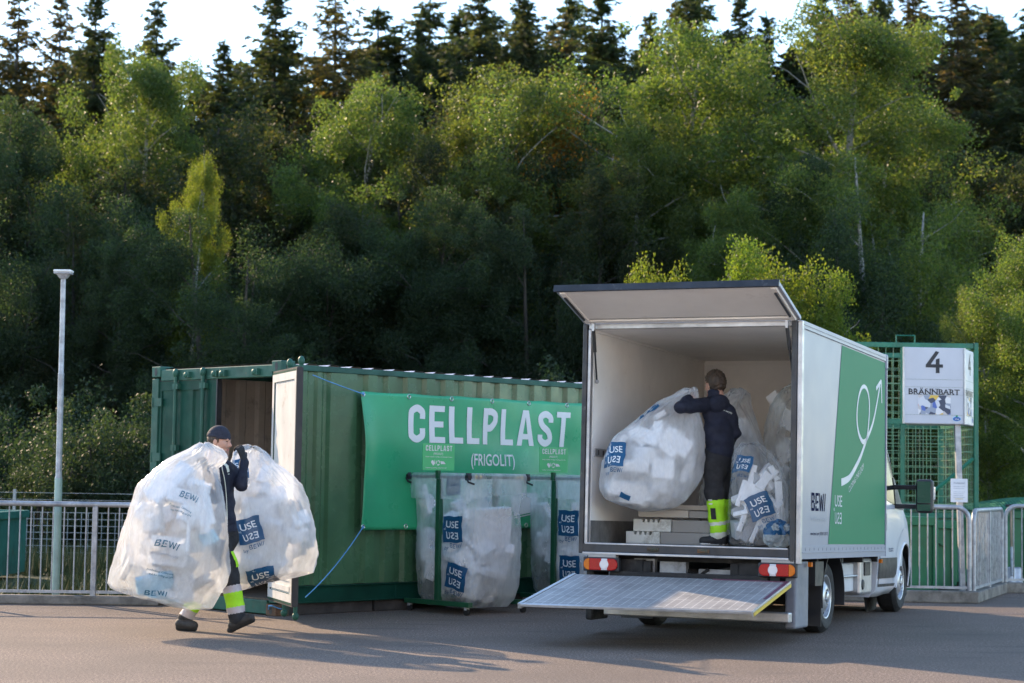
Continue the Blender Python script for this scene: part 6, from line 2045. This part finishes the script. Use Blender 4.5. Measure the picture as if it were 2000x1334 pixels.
        if wrinkle:
            N = np.zeros_like(V)
            fn = np.cross(V[F[:, 2]] - V[F[:, 0]], V[F[:, 3]] - V[F[:, 1]])
            for q in range(4): np.add.at(N, F[:, q], fn)
            N /= np.maximum(np.linalg.norm(N, axis=1), 1e-9)[:, None]
            vm = np.zeros(nv, int); vm[F[:, 0]] = MI; vm[F[:, 2]] = MI
            for mats_, amp, A in wrinkle:
                x, y, z = V[:, 0], V[:, 1], V[:, 2]
                g = np.sin(A[0] * z + 3 * x + 1.5 * np.sin(11 * x + 5 * y)) + .6 * np.sin(A[1] * z - 17 * x + 13 * y + 2 * np.sin(7 * z)) + .5 * np.sin(31 * x + 23 * y - A[0] * .5 * z)
                g = np.sign(g) * np.abs(g) ** 1.3
                V = V + N * (np.isin(vm, mats_) * amp * g)[:, None]
        return np_mesh(name, V - np.array(origin), F.ravel(), np.full(len(F), 4), MI)


def basis(f, up=(0, 0, 1)):
    f = np.array(f, float); f /= np.linalg.norm(f); l = np.cross(up, f); l /= np.linalg.norm(l); u = np.cross(f, l)
    return f, l, u
M_skin = mat('skin', (.50, .27, .19), .5, var=.10, vscale=14)
M_lip = mat('lips', (.36, .14, .11), .45, var=.05)
M_eye = mat('eyes', (.03, .025, .022), .2, var=.02)
M_stub = mat('stubble_skin', (.30, .17, .115), .6, var=.25, vscale=60)
M_hair = mat('brown_hair', (.055, .034, .020), .5, var=.5, vscale=30, bump=.8, bscale=90, stretch=(1, 1, .3))
M_cap = mat('dark_knit_cap', (.022, .024, .038), .85, var=.2, vscale=30, bump=.2, bscale=160)
M_jacket = mat('navy_jacket', (.0085, .0115, .028), .8, var=.2, vscale=8, bump=.10, bscale=120)
M_trous = mat('black_work_trousers', (.019, .019, .021), .85, var=.25, vscale=9, bump=.10, bscale=110)
M_hivis = mat('high_visibility_yellow', (.36, .72, .012), .7, var=.10, vscale=8)
M_refl = mat('reflective_band', (.46, .40, .40), .45, var=.12, vscale=14)
M_reflw = mat('pale_reflective_band', (.62, .64, .55), .45, var=.12, vscale=14)
M_boot = mat('dark_boot', (.030, .026, .023), .7, var=.35, vscale=14)
M_sole = mat('boot_sole', (.014, .014, .014), .8, var=.2)
M_solew = mat('white_shoe_sole', (.50, .50, .50), .7, var=.15)
M_shoe = mat('black_trainer', (.016, .017, .020), .7, var=.3)
M_glove = mat('black_glove', (.016, .017, .018), .8, var=.25, vscale=20)
MATS = [M_skin, M_lip, M_eye, M_stub, M_jacket, M_trous, M_hivis, M_refl, M_boot, M_sole, M_glove, M_solew, M_shoe, M_reflw]
SKIN, LIP, EYE, STUB, JACK, TROU, HIV, REF, BOOT, SOLE, GLOV, SOLW, SHOE, REFW = range(14)


def head(b, c, f, l, u, stub=True, s=1.0):
    R = np.stack([f, l, u], 1)
    P = lambda x, y, z: c + (f * x + l * y + u * z) * s
    b.ell(P(-.012, 0, .028), R, np.array((.098, .077, .100)) * s, SKIN, .02)
    b.ell(P(.030, 0, -.030), R, np.array((.064, .060, .085)) * s, SKIN, .03)
    J = STUB if stub else SKIN
    for q in (-1, 1):
        b.cap(P(.058, q * .012, -.098), P(-.008, q * .052, -.055), .026 * s, .024 * s, J, .03)
        b.ell(P(.055, q * .040, -.028), R, np.array((.030, .022, .030)) * s, SKIN, .025)
        b.ell(P(-.008, q * .080, -.012), R, np.array((.021, .010, .034)) * s, SKIN, .006)
        b.ell(P(.079, q * .031, .004), R, np.array((.010, .011, .005)) * s, EYE, .003)
    b.cap(P(.078, -.016, -.104), P(.078, .016, -.104), .022 * s, .022 * s, J, .025)
    b.cap(P(.086, -.034, .024), P(.086, .034, .024), .013 * s, .013 * s, SKIN, .02)
    b.cap(P(.088, 0, .014), P(.115, 0, -.030), .009 * s, .0145 * s, SKIN, .012)
    b.cap(P(.098, -.013, -.034), P(.098, .013, -.034), .009 * s, .009 * s, SKIN, .010)
    b.cap(P(.087, -.024, -.054), P(.087, .024, -.054), .009 * s, .009 * s, J, .012)
    b.cap(P(.093, -.018, -.066), P(.093, .018, -.066), .0075 * s, .0075 * s, LIP, .006)
    b.cap(P(.090, -.015, -.077), P(.090, .015, -.077), .008 * s, .008 * s, LIP, .006)
    b.cap(P(-.030, 0, -.050), P(-.045, 0, -.20), .054 * s, .060 * s, SKIN, .03)


def hand(b, wrist, d, palm_n, m, curl=1.2, sc=1.0, side=1):
    """palm and five separate fingers; d points from the wrist to the knuckles, palm_n out of the palm"""
    d = np.array(d, float); d /= np.linalg.norm(d); n = np.array(palm_n, float); n -= d * n.dot(d); n /= np.linalg.norm(n); a = np.cross(d, n) * side
    w = np.array(wrist, float)
    b.cap(w, w + d * .075 * sc, .026 * sc, .036 * sc, m, .012, flat=(n, .55))
    for i, (o, L) in enumerate(((-.030, .070), (-.010, .080), (.011, .075), (.030, .058))):
        k0 = w + d * .088 * sc + a * o * sc
        ang = 0.0; p = k0
        for j, fr in enumerate((.45, .32, .23)):
            ang += curl * (.55, .75, .55)[j] + .08 * i
            q = p + (d * cos(ang) + n * sin(ang)) * L * fr * sc * 1.1
            b.cap(p, q, .0095 * sc * (1 - .08 * j), .0090 * sc * (1 - .1 * j), m, .004)
            p = q
    t0 = w + d * .025 * sc - a * .028 * sc
    t1 = t0 + (-a * .55 + d * .55 + n * .55) * .045 * sc; t2 = t1 + (d * .6 + n * .75 + a * .15) * .034 * sc
    b.cap(t0, t1, .014 * sc, .0115 * sc, m, .008); b.cap(t1, t2, .0115 * sc, .0095 * sc, m, .004)


# ---- the walking man
Y0 = 17.6
def J(px, py, dy=0.0): return at(px, py, Y0 + dy)
f, l, u = basis((.90, -.40, 0))
org = np.array([J(425, 1235)[0], 17.58, 0.0])
b = Body((-3.36, 16.95, -.02), (-2.10, 18.15, 2.02), .006)
ch = J(428, 948); pel = J(434, 1040)
b.cap(J(430, 928), J(431, 985), .165, .150, JACK, .03, flat=(f, .68))
b.cap(J(431, 985), J(435, 1028), .150, .152, JACK, .03, flat=(f, .74))
b.cap(J(428, 915) - l * .11, J(428, 915) + l * .11, .075, .075, JACK, .04)
b.cap(J(427, 897), J(428, 918), .066, .085, JACK, .02)          # collar
b.cap(J(433, 1030), J(434, 1052), .148, .150, TROU, .02, flat=(f, .76))
# left arm (far side) raised to the bag neck
sL = J(431, 921) + l * .175; eL = J(471, 946, -.02); wL = J(477, 903, .02)
b.cap(sL, eL, .070, .056, JACK, .03); b.cap(eL, wL, .055, .041, JACK, .02)
b.cap(wL, J(476.5, 897, .02), .034, .033, GLOV, .01)
hand(b, J(476, 897, .02), J(470.5, 879, .03) - J(476, 897, .02), J(462, 884, .08) - J(470.5, 881, .02), GLOV, 1.0, 1.12, 1)
# right arm (near side) bent up to the neck of the other bag
sR = J(425, 924) - l * .185; eR = J(420, 972, -.30); wR = J(404, 925, -.36)
b.cap(sR, eR, .072, .056, JACK, .03); b.cap(eR, wR, .055, .041, JACK, .02)
hand(b, J(402, 920, -.36), (-.2, -.2, 1), (-.4, -.6, 0), GLOV, 1.1, 1.1, -1)
# legs
def leg(hip, knee, ank, r0, r1, r2, seq):
    b.cap(hip, knee, r0, r1, TROU, .03)
    knee = np.array(knee); ank = np.array(ank)
    for t0, t1, m in seq:
        p, q = knee + (ank - knee) * t0, knee + (ank - knee) * t1
        b.cap(p, q, r1 + (r2 - r1) * t0, r1 + (r2 - r1) * t1, m, .004)
hR = J(430, 1050) - l * .085; hL = J(434, 1050) + l * .085
kR = J(446, 1108, -.10); aR = J(463, 1203, -.10)
leg(hR, kR, aR, .112, .088, .080, [(0, .36, TROU), (.37, .50, REF), (.51, .80, HIV), (.80, .93, REF), (.94, 1.0, TROU)])
kL = J(411, 1118, .06); aL = J(363, 1207, .05)
leg(hL, kL, aL, .112, .086, .066, [(0, .45, TROU), (.46, .60, REF), (.61, .80, HIV), (.80, .96, REF), (.96, 1.0, TROU)])
# boots
b.cap(J(462, 1206, -.10), J(459, 1218, -.10), .052, .050, BOOT, .015)
b.cap(J(455, 1221, -.10), J(489, 1206.5, -.13), .047, .040, BOOT, .02, flat=((0, 0, 1), .95))
b.cap(J(453, 1229, -.10), J(494, 1211.5, -.13), .026, .022, SOLE, .004); b.cap(J(449, 1230.5, -.10), J(456, 1228, -.10), .028, .028, SOLE, .004)
gl = at_ground(362, 1231.5)
tL = np.array([.86, -.45, 0])
hb_ = np.array([J(352, 1225, .04)[0], 17.63, 0])
b.cap(J(361, 1210, .04), J(358, 1219, .04), .052, .052, BOOT, .015)
b.cap(hb_ + [.0, 0, .062], hb_ + tL * .155 + [0, 0, .052], .047, .043, BOOT, .02)
b.cap(hb_ + [-.015, 0, .026], hb_ + tL * .17 + [0, 0, .024], .027, .024, SOLE, .004)
hf, hl, hu = basis((.965, -.24, -.10))
HC = J(428.5, 861.5) + np.array([0, 0, 0])
head(b, HC, hf, hl, hu, True, 1.0)
man = thing('person', org, None, 'man in dark cap walking with a big foam bag in each hand', 'person')
me = b.mesh('body', org, [([JACK], .0035, (52, 30)), ([TROU, HIV, REF], .0028, (44, 27))])
link('body', me, MATS, man, smooth=180)


def shell(name, c, R, r, keep, m, parent, org_, thick=.006, nu=48, nv=28, noise=0.0, seed=0):
    """part of an ellipsoid surface as cap, hair or hood; keep(x, y, z) works in its own axes"""
    rng = np.random.default_rng(seed)
    bm = bmesh.new(); bmesh.ops.create_uvsphere(bm, u_segments=nu, v_segments=nv, radius=1)
    dele = [f_ for f_ in bm.faces if not keep(*(f_.calc_center_median()))]
    bmesh.ops.delete(bm, geom=dele, context='FACES')
    for v in bm.verts:
        q = v.co.copy()
        k_ = 1 + (noise * (sin(q.x * 23 + seed) * sin(q.y * 19 + 2 * seed) + .6 * sin(q.z * 31 + q.x * 17)) if noise else 0)
        p = np.array(c) + R @ (np.array([q.x, q.y, q.z]) * np.array(r) * k_) - np.array(org_)
        v.co = p
    me_ = bpy.data.meshes.new(name); bm.to_mesh(me_); bm.free()
    o = link(name, me_, m, parent, smooth=180)
    mo = o.modifiers.new('thickness', 'SOLIDIFY'); mo.thickness = thick; mo.offset = 0
    return o
HR = np.stack([hf, hl, hu], 1)
shell('hair', HC + hf * -.014 + hu * .020, HR, (.100, .0815, .098), lambda x, y, z: (z > -.62 - .25 * x and x < .42 and z < .6 and not (x > .12 and z < -.28)), M_hair, man, org, .008, noise=.02, seed=2)
shell('cap', HC + hf * -.011 + hu * .034, HR, (.108, .087, .106), lambda x, y, z: z > .02 - .10 * x, M_cap, man, org, .008)
shell('cap_band', HC + hf * -.011 + hu * .034, HR, (.1105, .0895, .108), lambda x, y, z: -.04 - .10 * x < z < .24 - .10 * x, M_cap, man, org, .008)
zp = MB(); 
body_bvh = BVHTree.FromPolygons([tuple(v.co) for v in me.vertices], [tuple(p.vertices) for p in me.polygons])
def on_body(px, py, off=.006):
    d = Vector(at(px, py, 10) - CAMP).normalized()
    h = body_bvh.ray_cast(Vector(CAMP) - Vector(org), d)
    return h[0] + h[1] * off if h[0] is not None else None
zp_pts = [q for q in (on_body(x, y) for x, y in [(432, 908), (434, 920), (437, 932), (439, 945), (440.5, 960), (441.5, 975), (442, 990), (443, 1005), (443, 1020)]) if q is not None]
if len(zp_pts) > 3:
    MB().tube(zp_pts, .0045, 5).build('zip', M_reflw, man)
def body_patch(name, px, py, items, m, rot=0.0, bvh=None, org_=None, parent=None, off=.006):
    d = Vector(at(px, py, 10) - CAMP).normalized()
    h = bvh.ray_cast(Vector(CAMP) - Vector(org_), d)
    if h[0] is None: return
    n = h[1]; U = Vector((0, 0, 1)); R = U.cross(n).normalized(); U = n.cross(R).normalized(); c, sn = cos(rot), sin(rot)
    V, F = cut_grid(items, .02); pts = []
    for a_, b_ in V:
        q = bvh.ray_cast(h[0] + R * (a_ * c - b_ * sn) + U * (a_ * sn + b_ * c) + n * .08, -n, .2)
        pts.append(q[0] + n * off if q[0] is not None else h[0] + R * (a_ * c - b_ * sn) + U * (a_ * sn + b_ * c) + n * off)
    MB().add(pts, F).build(name, m, parent)
body_patch('chest_badge', 444, 914, [rect(-.016, -.036, .016, .036), rect(-.010, -.056, .012, -.048)], M_reflw, .25, body_bvh, org, man)
body_patch('knee_pocket', 459, 1092, [rect(-.030, -.075, .022, .075)], M_hivis, .05, body_bvh, org, man, .010)

# ---- the man in the truck
YT = 18.02
def K(px, py, dy=0.0): return at(px, py, YT + dy)
f, l, u = basis((-.62, .78, 0))
org2 = tw(.19, .36, .094)
b = Body((1.35, 17.45, .78), (2.42, 18.55, 2.62), .006)
b.cap(K(1401, 806, .04), K(1404, 845), .160, .150, JACK, .03, flat=(f, .66))
b.cap(K(1404, 845), K(1406, 878), .150, .150, JACK, .03, flat=(f, .74))
b.cap(K(1385, 795, .02), K(1419, 803, .02), .070, .066, JACK, .04)
b.cap(K(1396, 771, .03), K(1398, 790, .03), .066, .095, JACK, .03)
b.cap(K(1402, 886), K(1402, 902), .138, .140, TROU, .01, flat=(f, .80))
sL = K(1377, 790, -.06); eL = K(1329, 795, -.34); wL = K(1345, 778, -.16)
b.cap(sL, eL, .072, .058, JACK, .03); b.cap(eL, wL, .056, .042, JACK, .02)
hand(b, K(1346, 776, -.14), (.30, .75, .25), (-.1, -.2, -1), SKIN, .9, 1.0, 1)
sR = K(1424, 806, .03); eR = K(1435, 846, .06); wR = K(1424, 868, .28)
b.cap(sR, eR, .070, .054, JACK, .03); b.cap(eR, wR, .053, .040, JACK, .02)
hand(b, wR, (-.5, .7, -.1), (-.5, 0, -.5), SKIN, .8, 1.0, -1)
def leg2(hip, knee, ank, r0, r1, r2, seq):
    knee = np.array(knee); ank = np.array(ank); hip = np.array(hip)
    b.cap(hip, knee, r0, r1, TROU, .03)
    for t0, t1, m, ex in seq:
        p, q = knee + (ank - knee) * t0, knee + (ank - knee) * t1
        b.cap(p, q, r1 + (r2 - r1) * t0 + ex, r1 + (r2 - r1) * t1 + ex, m, .004)
fl = tw(0, 0, .094)[2]
leg2(K(1394, 900, -.03), K(1396, 962, -.04), K(1404, 1046, -.03), .108, .090, .074, [(0, .06, TROU, .008), (.07, .66, HIV, 0), (.67, .80, REFW, .0), (.81, .85, HIV, .004), (.86, .93, REFW, .0)])
leg2(K(1411, 900, .08), K(1411, 962, .10), K(1412, 1040, .12), .105, .086, .070, [(0, .06, TROU, .006), (.07, .66, HIV, 0), (.67, .80, REFW, .0), (.81, .85, HIV, .004), (.86, .93, REFW, .0)])
td = np.array([-.93, .15, 0])
for (q, dd) in ((K(1407, 1055, -.03), 0), (K(1414, 1052, .12), 0)):
    q = np.array([q[0], q[1], 0]); z0 = fl + .004 + (q - T_ORG) @ T_ROT[:, 1] * 0
    g = float(tw(*np.array([*((q - T_ORG) @ T_ROT)[:2], .092]))[2])
    b.cap(q + [0, 0, g + .085], q + td * .05 + [0, 0, g + .068], .056, .050, SHOE, .02)
    b.cap(q + [.01, 0, g + .050], q + td * .17 + [0, 0, g + .046], .050, .038, SHOE, .02)
    b.cap(q + [.025, 0, g + .016], q + td * .185 + [0, 0, g + .016], .017, .017, SOLW, .004, flat=((0, 1, 0), 2.2))
hf, hl, hu = basis((-.50, .86, -.12))
HC2 = K(1396, 751, .07)
head(b, HC2, hf, hl, hu, False, .97)
man2 = thing('person', org2, None, 'man in a navy hooded jacket standing inside the truck box, seen from behind', 'person')
me2 = b.mesh('body', org2, [([JACK], .0035, (50, 29)), ([TROU, HIV, REFW], .0028, (44, 27))])
link('body', me2, MATS, man2, smooth=180)
HR2 = np.stack([hf, hl, hu], 1)
shell('hair', HC2 + hf * -.016 + hu * .022, HR2, (.108, .0885, .112), lambda x, y, z: not (x > .30 and z < .35) and z > -.86 and not (abs(y) > .72 and x > -.05 and z < -.1), M_hair, man2, org2, .012, 72, 44, .055, 3)
hood_c = K(1404, 790, -.045)
shell('hood', hood_c, np.stack(basis((-.62, .78, .25)), 1), (.060, .118, .090), lambda x, y, z: x < .45, M_jacket, man2, org2, .012, 40, 24, .03, 5)
bvh2 = BVHTree.FromPolygons([tuple(v.co) for v in me2.vertices], [tuple(p.vertices) for p in me2.polygons])
body_patch('lettering', 1414, 803, [word('for a better everyday', 0, 0, .017, w=.165, bold=.014)], M_reflw, -.36, bvh2, org2, man2, .008)
body_patch('knee_patch', 1394, 1003, [rect(-.028, -.052, .020, .052)], M_trous, .10, bvh2, org2, man2, .008)
body_patch('reflective_tab', 1388, 981, [rect(-.02, .012, .022, .028), rect(-.02, -.022, .022, -.008)], M_reflw, .05, bvh2, org2, man2, .008)
body_patch('thigh_pocket', 1391, 935, [rect(-.05, -.075, .065, .065)], M_trous, .0, bvh2, org2, man2, .009)
